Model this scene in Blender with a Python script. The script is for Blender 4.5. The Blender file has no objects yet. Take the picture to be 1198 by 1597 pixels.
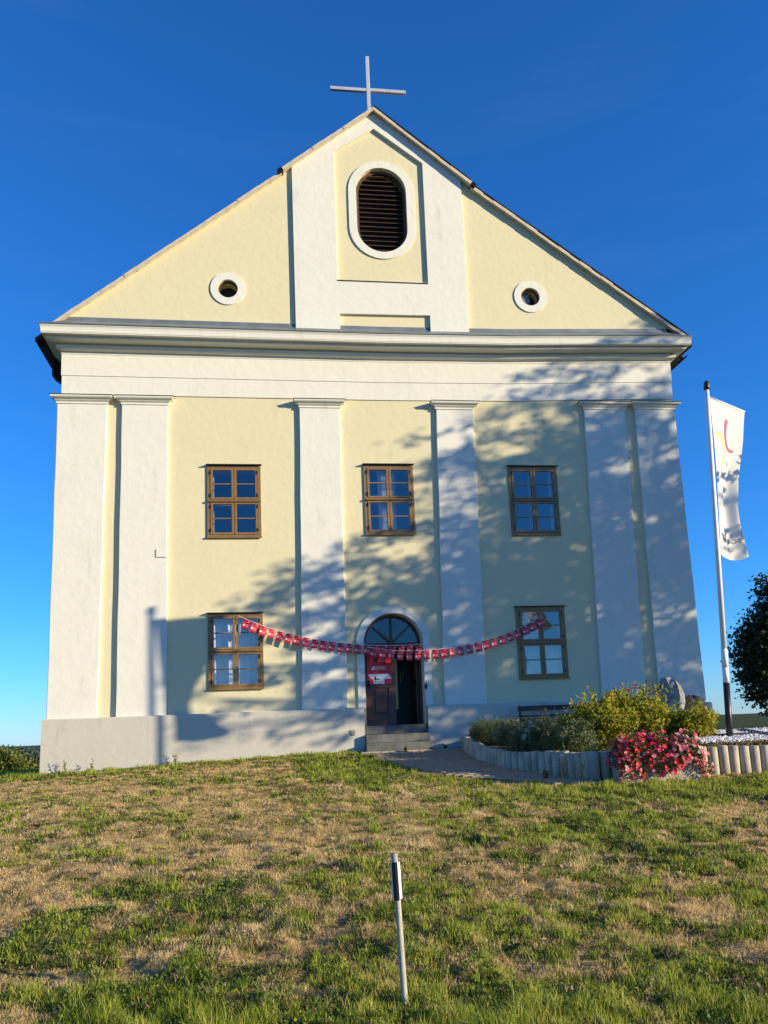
import bpy, bmesh, math, random
import numpy as np
from mathutils import Vector, Matrix, geometry

R = math.radians
rng = np.random.default_rng(7)
random.seed(7)
scene = bpy.context.scene
COL = scene.collection

# ------------------------------------------------------------------ camera, sky, sun, exposure
CAM = Vector((-3.236, -21.036, 0.56))
YAW, PITCH, ROLL = 0.14413, 0.15558, -0.03898
_f0 = Vector((math.sin(YAW), math.cos(YAW), 0)); _r0 = Vector((math.cos(YAW), -math.sin(YAW), 0)); _u0 = Vector((0, 0, 1))
_f = _f0*math.cos(PITCH) + _u0*math.sin(PITCH); _u1 = _u0*math.cos(PITCH) - _f0*math.sin(PITCH)
_r = _r0*math.cos(ROLL) + _u1*math.sin(ROLL); _u = _u1*math.cos(ROLL) - _r0*math.sin(ROLL)
cam_data = bpy.data.cameras.new('camera'); cam = bpy.data.objects.new('camera', cam_data); COL.objects.link(cam)
m = Matrix((( _r.x, _u.x, -_f.x), (_r.y, _u.y, -_f.y), (_r.z, _u.z, -_f.z))).to_4x4(); m.translation = CAM
cam.matrix_world = m
cam_data.sensor_fit = 'HORIZONTAL'; cam_data.sensor_width = 36; cam_data.lens = 1300/1198*36
cam_data.shift_y = 132.4/1198
cam_data.clip_start = 0.1; cam_data.clip_end = 20000
scene.camera = cam

SUN_AZ, SUN_EL = 61.5, 14.5          # degrees right of the facade's normal, above the horizon
S = Vector((math.sin(R(SUN_AZ))*math.cos(R(SUN_EL)), -math.cos(R(SUN_AZ))*math.cos(R(SUN_EL)), math.sin(R(SUN_EL))))
world = bpy.data.worlds.new('World'); scene.world = world; world.use_nodes = True
wn, wl = world.node_tree.nodes, world.node_tree.links
sky = wn.new('ShaderNodeTexSky'); sky.sky_type = 'NISHITA'; sky.sun_disc = False
sky.sun_elevation = R(SUN_EL); sky.sun_rotation = R(180 - SUN_AZ)
sky.air_density = 1.0; sky.dust_density = 0.0; sky.ozone_density = 10.0
hs = wn.new('ShaderNodeHueSaturation'); hs.inputs['Saturation'].default_value = 1.03; hs.inputs['Value'].default_value = 1.0
wl.new(sky.outputs[0], hs.inputs['Color']); 
# thin streaks of high cloud
_tc = wn.new('ShaderNodeTexCoord'); _mp = wn.new('ShaderNodeMapping'); _mp.inputs['Scale'].default_value = (1.6, 1.6, 11); _mp.inputs['Rotation'].default_value = (0.05, 0.09, 0.4)
_nz = wn.new('ShaderNodeTexNoise'); _nz.inputs['Scale'].default_value = 1.7; _nz.inputs['Detail'].default_value = 7; _nz.inputs['Roughness'].default_value = 0.6
_mr = wn.new('ShaderNodeMapRange'); _mr.inputs[1].default_value = 0.50; _mr.inputs[2].default_value = 0.80; _mr.inputs[3].default_value = 0.0; _mr.inputs[4].default_value = 0.012
_mx = wn.new('ShaderNodeMix'); _mx.data_type = 'RGBA'; _mx.inputs[7].default_value = (4.6, 5.0, 5.6, 1)
wl.new(_tc.outputs['Generated'], _mp.inputs[0]); wl.new(_mp.outputs[0], _nz.inputs['Vector']); wl.new(_nz.outputs['Fac'], _mr.inputs[0])
wl.new(_mr.outputs[0], _mx.inputs[0]); wl.new(hs.outputs[0], _mx.inputs[6]); wl.new(_mx.outputs[2], wn['Background'].inputs[0])
wn['Background'].inputs[1].default_value = 0.142
sun_d = bpy.data.lights.new('sun', 'SUN'); sun_d.energy = 4.8; sun_d.angle = R(0.5); sun_d.color = (1.0, 0.84, 0.57)
sun = bpy.data.objects.new('sun', sun_d); COL.objects.link(sun)
sun.rotation_euler = S.to_track_quat('Z', 'Y').to_euler(); sun.location = (30, -20, 20)
scene.view_settings.view_transform = 'Standard'; scene.view_settings.look = 'None'
scene.view_settings.gamma = 1; scene.view_settings.use_curve_mapping = False
scene.view_settings.exposure = 0.80

# ------------------------------------------------------------------ material helpers
def mat(name, col, rough=0.8, metal=0.0, vary=0.0, vscale=3.0, bump=0.0, bscale=40.0, col2=None, detail=6, spec=0.5, stretch=None, bdist=0.01):
    mm = bpy.data.materials.new(name); mm.use_nodes = True
    n, l = mm.node_tree.nodes, mm.node_tree.links
    b = n['Principled BSDF']; b.inputs['Base Color'].default_value = (*col, 1); b.inputs['Roughness'].default_value = rough
    b.inputs['Metallic'].default_value = metal; b.inputs['Specular IOR Level'].default_value = spec
    tc = n.new('ShaderNodeTexCoord'); src = tc.outputs['Object']
    if stretch:
        mp = n.new('ShaderNodeMapping'); mp.inputs['Scale'].default_value = stretch; l.new(src, mp.inputs[0]); src = mp.outputs[0]
    if vary > 0 or col2:
        c2 = col2 or tuple(c*(1-vary) for c in col)
        nz = n.new('ShaderNodeTexNoise'); nz.inputs['Scale'].default_value = vscale; nz.inputs['Detail'].default_value = detail
        nz.inputs['Roughness'].default_value = 0.62
        l.new(src, nz.inputs['Vector'])
        cr = n.new('ShaderNodeValToRGB'); cr.color_ramp.elements[0].position = 0.36; cr.color_ramp.elements[1].position = 0.66
        cr.color_ramp.elements[0].color = (*c2, 1); cr.color_ramp.elements[1].color = (*col, 1)
        l.new(nz.outputs['Fac'], cr.inputs[0]); l.new(cr.outputs[0], b.inputs['Base Color'])
    if bump > 0:
        nb = n.new('ShaderNodeTexNoise'); nb.inputs['Scale'].default_value = bscale; nb.inputs['Detail'].default_value = 5
        l.new(src, nb.inputs['Vector'])
        bp = n.new('ShaderNodeBump'); bp.inputs['Strength'].default_value = bump; bp.inputs['Distance'].default_value = bdist
        l.new(nb.outputs['Fac'], bp.inputs['Height']); l.new(bp.outputs[0], b.inputs['Normal'])
    return mm

def stucco(name, col, stain, amount=0.35):
    """lime render: big soft blotches, a few grey weather stains, trowel relief"""
    mm = bpy.data.materials.new(name); mm.use_nodes = True
    n, l = mm.node_tree.nodes, mm.node_tree.links
    b = n['Principled BSDF']; b.inputs['Roughness'].default_value = 0.9; b.inputs['Specular IOR Level'].default_value = 0.15
    tc = n.new('ShaderNodeTexCoord')
    n1 = n.new('ShaderNodeTexNoise'); n1.inputs['Scale'].default_value = 0.9; n1.inputs['Detail'].default_value = 8; n1.inputs['Roughness'].default_value = 0.6
    l.new(tc.outputs['Object'], n1.inputs['Vector'])
    r1 = n.new('ShaderNodeMapRange'); r1.inputs[1].default_value = 0.35; r1.inputs[2].default_value = 0.7; r1.inputs[3].default_value = 0.0; r1.inputs[4].default_value = 0.3
    l.new(n1.outputs['Fac'], r1.inputs[0])
    mx = n.new('ShaderNodeMix'); mx.data_type = 'RGBA'; mx.inputs[6].default_value = (*col, 1); mx.inputs[7].default_value = (*[c*0.86 for c in col], 1)
    l.new(r1.outputs[0], mx.inputs[0])
    mp = n.new('ShaderNodeMapping'); mp.inputs['Scale'].default_value = (1.0, 1.0, 0.38); mp.inputs['Location'].default_value = (3.1, 0, 1.7)
    l.new(tc.outputs['Object'], mp.inputs[0])
    n2 = n.new('ShaderNodeTexNoise'); n2.inputs['Scale'].default_value = 1.7; n2.inputs['Detail'].default_value = 10; n2.inputs['Roughness'].default_value = 0.68
    l.new(mp.outputs[0], n2.inputs['Vector'])
    r2 = n.new('ShaderNodeMapRange'); r2.inputs[1].default_value = 0.60; r2.inputs[2].default_value = 0.74; r2.inputs[3].default_value = 0; r2.inputs[4].default_value = amount
    l.new(n2.outputs['Fac'], r2.inputs[0])
    m2 = n.new('ShaderNodeMix'); m2.data_type = 'RGBA'; l.new(mx.outputs[2], m2.inputs[6]); m2.inputs[7].default_value = (*stain, 1); l.new(r2.outputs[0], m2.inputs[0])
    mp2 = n.new('ShaderNodeMapping'); mp2.inputs['Scale'].default_value = (5.0, 5.0, 0.22); l.new(tc.outputs['Object'], mp2.inputs[0])
    n5 = n.new('ShaderNodeTexNoise'); n5.inputs['Scale'].default_value = 1.6; n5.inputs['Detail'].default_value = 8; n5.inputs['Roughness'].default_value = 0.65; l.new(mp2.outputs[0], n5.inputs['Vector'])
    r5 = n.new('ShaderNodeMapRange'); r5.inputs[1].default_value = 0.55; r5.inputs[2].default_value = 0.78; r5.inputs[3].default_value = 0; r5.inputs[4].default_value = amount*0.25; l.new(n5.outputs['Fac'], r5.inputs[0])
    m5 = n.new('ShaderNodeMix'); m5.data_type = 'RGBA'; l.new(m2.outputs[2], m5.inputs[6]); m5.inputs[7].default_value = (*[c*0.8 for c in stain], 1); l.new(r5.outputs[0], m5.inputs[0])
    l.new(m5.outputs[2], b.inputs['Base Color'])
    n3 = n.new('ShaderNodeTexNoise'); n3.inputs['Scale'].default_value = 5.5; n3.inputs['Detail'].default_value = 3
    n4 = n.new('ShaderNodeTexNoise'); n4.inputs['Scale'].default_value = 130; n4.inputs['Detail'].default_value = 2
    l.new(tc.outputs['Object'], n3.inputs['Vector']); l.new(tc.outputs['Object'], n4.inputs['Vector'])
    b1 = n.new('ShaderNodeBump'); b1.inputs['Strength'].default_value = 0.28; b1.inputs['Distance'].default_value = 0.025
    b2 = n.new('ShaderNodeBump'); b2.inputs['Strength'].default_value = 0.25; b2.inputs['Distance'].default_value = 0.004
    l.new(n3.outputs['Fac'], b1.inputs['Height']); l.new(n4.outputs['Fac'], b2.inputs['Height'])
    l.new(b1.outputs[0], b2.inputs['Normal']); l.new(b2.outputs[0], b.inputs['Normal'])
    return mm

def leafmat(name, ramp, trans=0.35, rough=0.55, spec=0.3):
    """colour by the per-leaf attribute 'var' through a ramp of (pos, colour)"""
    mm = bpy.data.materials.new(name); mm.use_nodes = True
    n, l = mm.node_tree.nodes, mm.node_tree.links
    b = n['Principled BSDF']; b.inputs['Roughness'].default_value = rough; b.inputs['Specular IOR Level'].default_value = spec
    at = n.new('ShaderNodeAttribute'); at.attribute_name = 'var'
    cr = n.new('ShaderNodeValToRGB')
    el = cr.color_ramp.elements
    el[0].position, el[0].color = ramp[0][0], (*ramp[0][1], 1); el[1].position, el[1].color = ramp[-1][0], (*ramp[-1][1], 1)
    for p, c in ramp[1:-1]:
        e = el.new(p); e.color = (*c, 1)
    l.new(at.outputs['Fac'], cr.inputs[0]); l.new(cr.outputs[0], b.inputs['Base Color'])
    tr = n.new('ShaderNodeBsdfTranslucent'); l.new(cr.outputs[0], tr.inputs[0])
    mx = n.new('ShaderNodeMixShader'); mx.inputs[0].default_value = trans
    l.new(b.outputs[0], mx.inputs[1]); l.new(tr.outputs[0], mx.inputs[2])
    l.new(mx.outputs[0], n['Material Output'].inputs[0])
    return mm

def glassmat(name, lo=0.16, tint=(0.8, 0.85, 0.9)):
    mm = bpy.data.materials.new(name); mm.use_nodes = True
    n, l = mm.node_tree.nodes, mm.node_tree.links; n.remove(n['Principled BSDF'])
    g = n.new('ShaderNodeBsdfGlossy'); g.inputs['Roughness'].default_value = 0.015; g.inputs[0].default_value = (0.92, 0.96, 1, 1)
    t = n.new('ShaderNodeBsdfTransparent'); t.inputs[0].default_value = (*tint, 1)
    lw = n.new('ShaderNodeFresnel'); gm = n.new('ShaderNodeNewGeometry')
    mi = n.new('ShaderNodeMapRange'); mi.inputs[3].default_value = 1.5; mi.inputs[4].default_value = 1/1.5      # a thin pane: same reflectance from both sides
    l.new(gm.outputs['Backfacing'], mi.inputs[0]); l.new(mi.outputs[0], lw.inputs[0])
    ad = n.new('ShaderNodeMath'); ad.operation = 'ADD'; ad.inputs[1].default_value = lo; ad.use_clamp = True
    l.new(lw.outputs[0], ad.inputs[0])
    tc = n.new('ShaderNodeTexCoord'); nz = n.new('ShaderNodeTexNoise'); nz.inputs['Scale'].default_value = 1.6; nz.inputs['Detail'].default_value = 1
    l.new(tc.outputs['Object'], nz.inputs['Vector'])
    bp = n.new('ShaderNodeBump'); bp.inputs['Strength'].default_value = 0.06; bp.inputs['Distance'].default_value = 0.05
    l.new(nz.outputs['Fac'], bp.inputs['Height']); l.new(bp.outputs[0], g.inputs['Normal'])
    mx = n.new('ShaderNodeMixShader'); l.new(ad.outputs[0], mx.inputs[0]); l.new(t.outputs[0], mx.inputs[1]); l.new(g.outputs[0], mx.inputs[2])
    l.new(mx.outputs[0], n['Material Output'].inputs[0])
    return mm

M = {}
M['yellow'] = stucco('yellow_render', (0.665, 0.61, 0.40), (0.50, 0.47, 0.34), 0.5)
M['white'] = stucco('white_render', (0.71, 0.70, 0.62), (0.46, 0.46, 0.42), 0.6)
M['plinth'] = stucco('plinth_render', (0.52, 0.50, 0.43), (0.34, 0.33, 0.28), 0.7)
M['sheet'] = mat('grey_sheet_metal', (0.20, 0.235, 0.25), 0.5, 0.3, vary=0.3, vscale=2)
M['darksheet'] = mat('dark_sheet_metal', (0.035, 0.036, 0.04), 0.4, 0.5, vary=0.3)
M['cap_sheet'] = mat('brown_sheet_metal', (0.07, 0.06, 0.05), 0.5, 0.4, vary=0.3)
M['verge'] = mat('verge_tile_buff', (0.62, 0.54, 0.40), 0.8, vary=0.35, vscale=6, bump=0.3)
M['roof'] = mat('roof_tile_brown', (0.13, 0.07, 0.05), 0.85, vary=0.4, vscale=5, bump=0.4)
M['wood'] = mat('window_wood', (0.27, 0.16, 0.052), 0.42, vary=0.35, vscale=5, bump=0.15, bscale=30, stretch=(6, 6, 1.0))
M['ironwork'] = mat('black_iron', (0.012, 0.012, 0.012), 0.45, 0.6)
M['doorwood'] = mat('door_wood', (0.095, 0.034, 0.018), 0.42, vary=0.45, vscale=6, bump=0.2, bscale=25, stretch=(7, 7, 1))
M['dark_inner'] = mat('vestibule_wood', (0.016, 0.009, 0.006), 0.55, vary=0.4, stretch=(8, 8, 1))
M['palewood'] = mat('pale_wood', (0.62, 0.38, 0.14), 0.5, vary=0.3, vscale=5, stretch=(8, 8, 1))
M['louvre'] = mat('louvre_wood', (0.12, 0.062, 0.034), 0.6, vary=0.5, vscale=6, stretch=(1, 6, 6))
M['interior'] = mat('interior_plaster', (0.30, 0.29, 0.27), 0.9)
M['curtain'] = mat('white_curtain', (0.78, 0.78, 0.76), 0.9, vary=0.1)
M['glass'] = glassmat('window_glass', 0.11)
M['fanglass'] = glassmat('fanlight_glass', 0.02, (0.5, 0.55, 0.6))
M['whitepaint'] = mat('white_paint', (0.80, 0.80, 0.78), 0.4, vary=0.12, vscale=4)
M['steel'] = mat('galvanised_steel', (0.62, 0.63, 0.63), 0.4, 0.35, vary=0.15)
M['concrete'] = mat('concrete', (0.47, 0.41, 0.31), 0.9, vary=0.4, vscale=5, bump=0.4, bscale=60)
M['step'] = mat('step_stone', (0.15, 0.155, 0.14), 0.9, vary=0.45, vscale=4, bump=0.4, bscale=50)
M['paver'] = mat('paver', (0.42, 0.30, 0.18), 0.9, vary=0.4, vscale=7, bump=0.5, bscale=80)
M['paver2'] = mat('paver_grey', (0.36, 0.29, 0.20), 0.9, vary=0.4, vscale=7, bump=0.5, bscale=80)
M['joint'] = mat('joint_sand', (0.10, 0.085, 0.06), 0.95, vary=0.5, vscale=9, bump=0.5)
M['soil'] = mat('soil', (0.075, 0.052, 0.034), 0.95, vary=0.5, vscale=8, bump=0.8, bscale=20, bdist=0.05)
M['red'] = mat('red_print', (0.78, 0.02, 0.04), 0.45)
M['darkred'] = mat('dark_print', (0.20, 0.008, 0.018), 0.45)
M['pinkprint'] = mat('pale_print', (0.72, 0.28, 0.28), 0.45)
M['paper'] = mat('white_print', (0.80, 0.80, 0.80), 0.5)
M['navy'] = mat('navy_print', (0.02, 0.025, 0.10), 0.5)
M['string'] = mat('white_string', (0.75, 0.75, 0.72), 0.8)
M['black'] = mat('black_plastic', (0.012, 0.012, 0.013), 0.45)
M['bench'] = mat('bench_black', (0.014, 0.013, 0.014), 0.5, vary=0.3)
M['rock'] = mat('pale_rock', (0.42, 0.42, 0.40), 0.85, vary=0.6, vscale=2.5, bump=0.9, bscale=9, bdist=0.06, col2=(0.12, 0.12, 0.115))
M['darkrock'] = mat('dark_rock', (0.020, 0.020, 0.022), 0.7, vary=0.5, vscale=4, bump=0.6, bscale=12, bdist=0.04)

def aggregate(name, cols, scale):
    mm = bpy.data.materials.new(name); mm.use_nodes = True
    n, l = mm.node_tree.nodes, mm.node_tree.links; b = n['Principled BSDF']; b.inputs['Roughness'].default_value = 0.85
    tc = n.new('ShaderNodeTexCoord'); v = n.new('ShaderNodeTexVoronoi'); v.inputs['Scale'].default_value = scale
    l.new(tc.outputs['Object'], v.inputs['Vector'])
    sx = n.new('ShaderNodeSeparateColor'); l.new(v.outputs['Color'], sx.inputs[0])
    cr = n.new('ShaderNodeValToRGB'); el = cr.color_ramp.elements; cr.color_ramp.interpolation = 'CONSTANT'
    el[0].color = (*cols[0], 1); el[0].position = 0; el[1].position = 1/len(cols); el[1].color = (*cols[1], 1)
    for i in range(2, len(cols)):
        e = el.new(i/len(cols)); e.color = (*cols[i], 1)
    l.new(sx.outputs[0], cr.inputs[0]); l.new(cr.outputs[0], b.inputs['Base Color'])
    bp = n.new('ShaderNodeBump'); bp.inputs['Strength'].default_value = 0.8; bp.inputs['Distance'].default_value = 0.01; bp.invert = True
    l.new(v.outputs['Distance'], bp.inputs['Height']); l.new(bp.outputs[0], b.inputs['Normal'])
    return mm
M['aggregate'] = aggregate('exposed_aggregate', [(0.35, 0.27, 0.17), (0.48, 0.40, 0.28), (0.24, 0.19, 0.13), (0.55, 0.48, 0.38), (0.30, 0.26, 0.21)], 55)

# ------------------------------------------------------------------ object helpers
def link(o, parent=None):
    COL.objects.link(o)
    if parent is not None: o.parent = parent
    return o
def tag(o, label=None, cat=None, group=None, kind=None):
    if label: o['label'] = label
    if cat: o['category'] = cat
    if group: o['group'] = group
    if kind: o['kind'] = kind
    return o
def thing(name, label, cat, loc=(0, 0, 0), rz=0, group=None):
    o = bpy.data.objects.new(name, None); o.empty_display_size = 0.2; o.location = loc; o.rotation_euler = (0, 0, rz)
    link(o); return tag(o, label, cat, group)
def obj(name, bm, material, parent=None, smooth=False, recalc=True):
    me = bpy.data.meshes.new(name)
    if recalc: bmesh.ops.recalc_face_normals(bm, faces=bm.faces)
    bm.to_mesh(me); bm.free()
    for mt in (material if isinstance(material, (list, tuple)) else [material]): me.materials.append(mt)
    if smooth: me.polygons.foreach_set('use_smooth', [True]*len(me.polygons))
    return link(bpy.data.objects.new(name, me), parent)
def share(name, me, parent, loc=(0, 0, 0), rot=(0, 0, 0), sc=(1, 1, 1)):
    o = bpy.data.objects.new(name, me); link(o, parent); o.location = loc; o.rotation_euler = rot; o.scale = sc; return o
def BM(): return bmesh.new()
def box(bm, x0, x1, y0, y1, z0, z1, bevel=0.0, mi=0, rot=None, piv=None):
    vs = [bm.verts.new((x, y, z)) for x in (x0, x1) for y in (y0, y1) for z in (z0, z1)]
    F = [(0, 1, 3, 2), (4, 6, 7, 5), (0, 4, 5, 1), (2, 3, 7, 6), (0, 2, 6, 4), (1, 5, 7, 3)]
    fs = [bm.faces.new([vs[i] for i in f]) for f in F]
    for f in fs: f.material_index = mi
    if bevel > 0:
        es = list({e for f in fs for e in f.edges})
        r = bmesh.ops.bevel(bm, geom=es, offset=bevel, segments=1, affect='EDGES', profile=0.5)
        vs = list({v for f in r['faces'] for v in f.verts} | {v for v in vs if v.is_valid})
    if rot is not None:
        bmesh.ops.rotate(bm, verts=vs, cent=piv or Vector(((x0+x1)/2, (y0+y1)/2, (z0+z1)/2)), matrix=rot)
    return vs
def tube(bm, pts, rad, n=8, mi=0, cap=True):
    pts = [Vector(p) for p in pts]; rads = rad if isinstance(rad, (list, tuple)) else [rad]*len(pts)
    rings = []; prev = None
    for i, p in enumerate(pts):
        d = (pts[min(i+1, len(pts)-1)] - pts[max(i-1, 0)]).normalized()
        if prev is None:
            a = d.orthogonal().normalized()
        else:
            a = (prev - d*prev.dot(d)).normalized()
        prev = a; b = d.cross(a)
        rings.append([bm.verts.new(p + (a*math.cos(2*math.pi*k/n) + b*math.sin(2*math.pi*k/n))*rads[i]) for k in range(n)])
    for i in range(len(rings)-1):
        for k in range(n):
            f = bm.faces.new((rings[i][k], rings[i][(k+1) % n], rings[i+1][(k+1) % n], rings[i+1][k])); f.material_index = mi
    if cap:
        bm.faces.new(rings[0][::-1]).material_index = mi; bm.faces.new(rings[-1]).material_index = mi
def lathe(bm, prof, n=16, c=(0, 0, 0), mi=0):
    c = Vector(c); rings = []
    for r, z in prof:
        rings.append([bm.verts.new(c + Vector((r*math.cos(2*math.pi*k/n), r*math.sin(2*math.pi*k/n), z))) for k in range(n)])
    for i in range(len(rings)-1):
        for k in range(n):
            bm.faces.new((rings[i][k], rings[i][(k+1) % n], rings[i+1][(k+1) % n], rings[i+1][k])).material_index = mi
    bm.faces.new(rings[0][::-1]).material_index = mi; bm.faces.new(rings[-1]).material_index = mi
def plate(bm, outer, holes, y0, y1, mi=0):
    """polygon in (x, z) with holes, extruded from y0 (front) to y1"""
    loops = [outer] + list(holes)
    tris = geometry.tessellate_polygon([[Vector((x, z, 0)) for x, z in lp] for lp in loops])
    flat = [p for lp in loops for p in lp]
    fv = [bm.verts.new((x, y0, z)) for x, z in flat]; bv = [bm.verts.new((x, y1, z)) for x, z in flat]
    for t in tris:
        try:
            bm.faces.new([fv[i] for i in t]).material_index = mi; bm.faces.new([bv[i] for i in reversed(t)]).material_index = mi
        except ValueError: pass
    k = 0
    for lp in loops:
        n = len(lp)
        for i in range(n):
            a, b = k+i, k+(i+1) % n
            try: bm.faces.new((fv[a], fv[b], bv[b], bv[a])).material_index = mi
            except ValueError: pass
        k += n
def rect(x0, x1, z0, z1): return [(x0, z0), (x1, z0), (x1, z1), (x0, z1)]
def arch(xc, hw, z0, zs, n=20, top=None):
    """door shape: straight jambs to the springing zs, half round above"""
    return [(xc-hw, z0), (xc+hw, z0)] + [(xc+hw*math.cos(t), zs+(top or hw)*math.sin(t)) for t in np.linspace(0, math.pi, n)]
def stadium(xc, hw, z0, z1, n=14):
    return [(xc+hw*math.cos(t), z1-hw+hw*math.sin(t)) for t in np.linspace(0, math.pi, n)] + [(xc+hw*math.cos(t), z0+hw+hw*math.sin(t)) for t in np.linspace(math.pi, 2*math.pi, n)]
def circle(xc, zc, r, n=28): return [(xc+r*math.cos(t), zc+r*math.sin(t)) for t in np.linspace(0, 2*math.pi, n, endpoint=False)]

def fastmesh(name, V, T, material, parent=None, var=None, smooth=False, quads=False):
    V = np.asarray(V, np.float32).reshape(-1, 3); k = 4 if quads else 3; T = np.asarray(T, np.int32).reshape(-1, k)
    me = bpy.data.meshes.new(name)
    me.vertices.add(len(V)); me.vertices.foreach_set('co', V.ravel())
    me.loops.add(T.size); me.loops.foreach_set('vertex_index', T.ravel())
    me.polygons.add(len(T)); me.polygons.foreach_set('loop_start', np.arange(0, T.size, k, dtype=np.int32))
    if smooth: me.polygons.foreach_set('use_smooth', np.ones(len(T), bool))
    if var is not None:
        a = me.attributes.new('var', 'FLOAT', 'POINT'); a.data.foreach_set('value', np.asarray(var, np.float32))
    me.update(calc_edges=True)
    for mt in (material if isinstance(material, (list, tuple)) else [material]): me.materials.append(mt)
    return link(bpy.data.objects.new(name, me), parent)

def leaf_geometry(P, size, aspect=0.55, up=0.35, fold=0.12, rg=rng, dirs=None):
    """diamond leaves (4 verts, 2 tris) at points P, random tilt, a slight fold"""
    n = len(P); P = np.asarray(P, float)
    size = np.broadcast_to(np.asarray(size, float), (n,))[:, None]
    d = rg.normal(size=(n, 3)) if dirs is None else dirs + 0.5*rg.normal(size=(n, 3))
    d[:, 2] += up*0.2; d /= np.linalg.norm(d, axis=1)[:, None]
    nn = rg.normal(size=(n, 3)); nn[:, 2] += up*2
    s = np.cross(d, nn); s /= np.linalg.norm(s, axis=1)[:, None]+1e-9
    nn = np.cross(s, d)
    a = P; c = P + d*size; mid = P + d*size*0.45
    b1 = mid + s*size*aspect*0.5 + nn*size*fold; b2 = mid - s*size*aspect*0.5 + nn*size*fold
    V = np.stack([a, b1, c, b2], 1).reshape(-1, 3)
    i = np.arange(n)[:, None]*4
    T = np.concatenate([i + [0, 1, 2], i + [0, 2, 3]], 1).reshape(-1, 3)
    return V, T
def leaves(name, P, size, material, parent=None, var=None, **kw):
    V, T = leaf_geometry(P, size, **kw)
    v = rng.random(len(P)) if var is None else np.asarray(var)
    return fastmesh(name, V, T, material, parent, var=np.repeat(v, 4))

_ng = np.random.default_rng(11).random((256, 256))
def vnoise(x, y):
    xi = np.floor(x).astype(int); yi = np.floor(y).astype(int); fx = x-xi; fy = y-yi
    fx = fx*fx*(3-2*fx); fy = fy*fy*(3-2*fy)
    g = lambda a, b: _ng[a % 256, b % 256]
    return (g(xi, yi)*(1-fx)+g(xi+1, yi)*fx)*(1-fy) + (g(xi, yi+1)*(1-fx)+g(xi+1, yi+1)*fx)*fy
def fbm(x, y, o=4):
    s = 0; a = 0.5; t = 0
    for k in range(o):
        s = s + a*vnoise(x*2**k+17*k, y*2**k+31*k); t += a; a *= 0.55
    return s/t
def sstep(a, b, x):
    t = np.clip((x-a)/(b-a), 0, 1); return t*t*(3-2*t)

# ------------------------------------------------------------------ ground
def gz(x, y):
    x = np.asarray(x, float); y = np.asarray(y, float)
    z = 0.065*np.clip(y+0.2, -40, 0.2)
    z = z - 0.034*np.clip(-x-2, 0, 9)
    # lawn falls away to the left and rear of the hilltop, right stays a flat field
    z = z - 0.5*sstep(2, 14, y)*sstep(0, 8, np.abs(x)) - 6*sstep(-11, -40, x)*sstep(-4, 12, y) - 20*sstep(-30, -300, x)
    z = z - 18*sstep(60, 500, y)*sstep(40, -40, x)
    z = z + 0.05*(fbm(x*0.6+5, y*0.6+9, 3)-0.5)*sstep(-0.8, -2.5, y)*sstep(40, 20, np.abs(x))
    z = z + (0.05*(fbm(x*3.1+1, y*3.1+7, 2)-0.5) + 0.10*(fbm(x*6.0+2, y*6.0+4, 3)-0.5))*sstep(-0.5, -1.2, y)*sstep(13, 10, np.abs(x))*(1-flatmask(x, y))
    return z
def flatmask(x, y):
    return sstep(-0.9, -0.5, x)*sstep(-8.0, -7.4, y + 0.35*np.clip(0.6-x, 0, 3))
def axis(lo, hi, step, far):
    a = list(np.arange(lo, hi+1e-6, step)); s = step; v = hi
    while v < far:
        s *= 1.35; v += s; a.append(v)
    s = step; v = lo
    while v > -far:
        s *= 1.35; v -= s; a.insert(0, v)
    return np.array(a)
def inside(poly, x, y):
    c = np.zeros(np.shape(x), bool); n = len(poly)
    for i in range(n):
        x1, y1 = poly[i]; x2, y2 = poly[(i+1) % n]
        c ^= ((y1 > y) != (y2 > y)) & (x < (x2-x1)*(y-y1)/(y2-y1+1e-12)+x1)
    return c
PATH = [(-0.95, -0.52), (-0.82, -1.6), (-0.48, -4.2), (0.18, -5.95), (0.9, -6.85), (1.5, -7.45), (2.3, -7.72), (2.25, -7.35), (1.83, -6.5), (1.40, -5.3), (1.24, -3.7), (1.5, -1.6), (1.75, -0.52)]
BED = [(1.66, -0.4), (1.34, -3.63), (1.46, -5.15), (1.86, -6.2), (2.2, -7.15), (7.6, -7.3), (7.6, -0.4)]
def lush(x, y):
    """0 = dry straw, 1 = green turf"""
    mid = fbm(x*0.75+3, y*0.75+8, 4)-0.5; small = fbm(x*2.9+40, y*2.9+11, 3)-0.5
    left = sstep(-0.3, -3.2, x + 0.12*(y+10))*sstep(-14.2, -11.5, y)*sstep(-1.2, -2.8, y)
    g = 0.53 - 0.26*left + 0.85*mid + 1.5*small + 1.1*(fbm(x*7.0+14, y*7.0+3, 2)-0.5)
    e = y + 15.5 + 0.26*(x+4.83)
    g = g + 0.38*sstep(0.75, 0.30, e + 1.1*mid)*sstep(-4.9, -3.4, x+0.8*small)     # long grass along the lower edge
    e1 = np.hypot((x+1.5)/1.2, (y+3.4)/3.0); g = g + 0.85*sstep(1.25, 0.6, e1)      # green tongue left of the path
    g = g + 0.8*sstep(-1.25, -0.5, y)                                    # strip at the foot of the wall
    g = g + 0.75*sstep(1.2, 0.5, np.hypot((x-3.6)/3.8, (y+8.7)/0.95))     # in front of the planter
    g = g + 0.55*sstep(1.1, 0.5, np.hypot((x-1.0)/1.3, (y+11.0)/0.7))
    return np.clip(g, 0, 1)
gx = axis(-12, 9, 0.07, 9000); gy = axis(-17.6, 0.5, 0.07, 9000)
GX, GY = np.meshgrid(gx, gy); GZ = gz(GX, GY)
nx, ny = len(gx), len(gy)
ii = (np.arange(ny-1)[:, None]*nx + np.arange(nx-1)[None, :]).ravel()
T = np.stack([ii, ii+1, ii+nx+1, ii+nx], 1)
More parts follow.
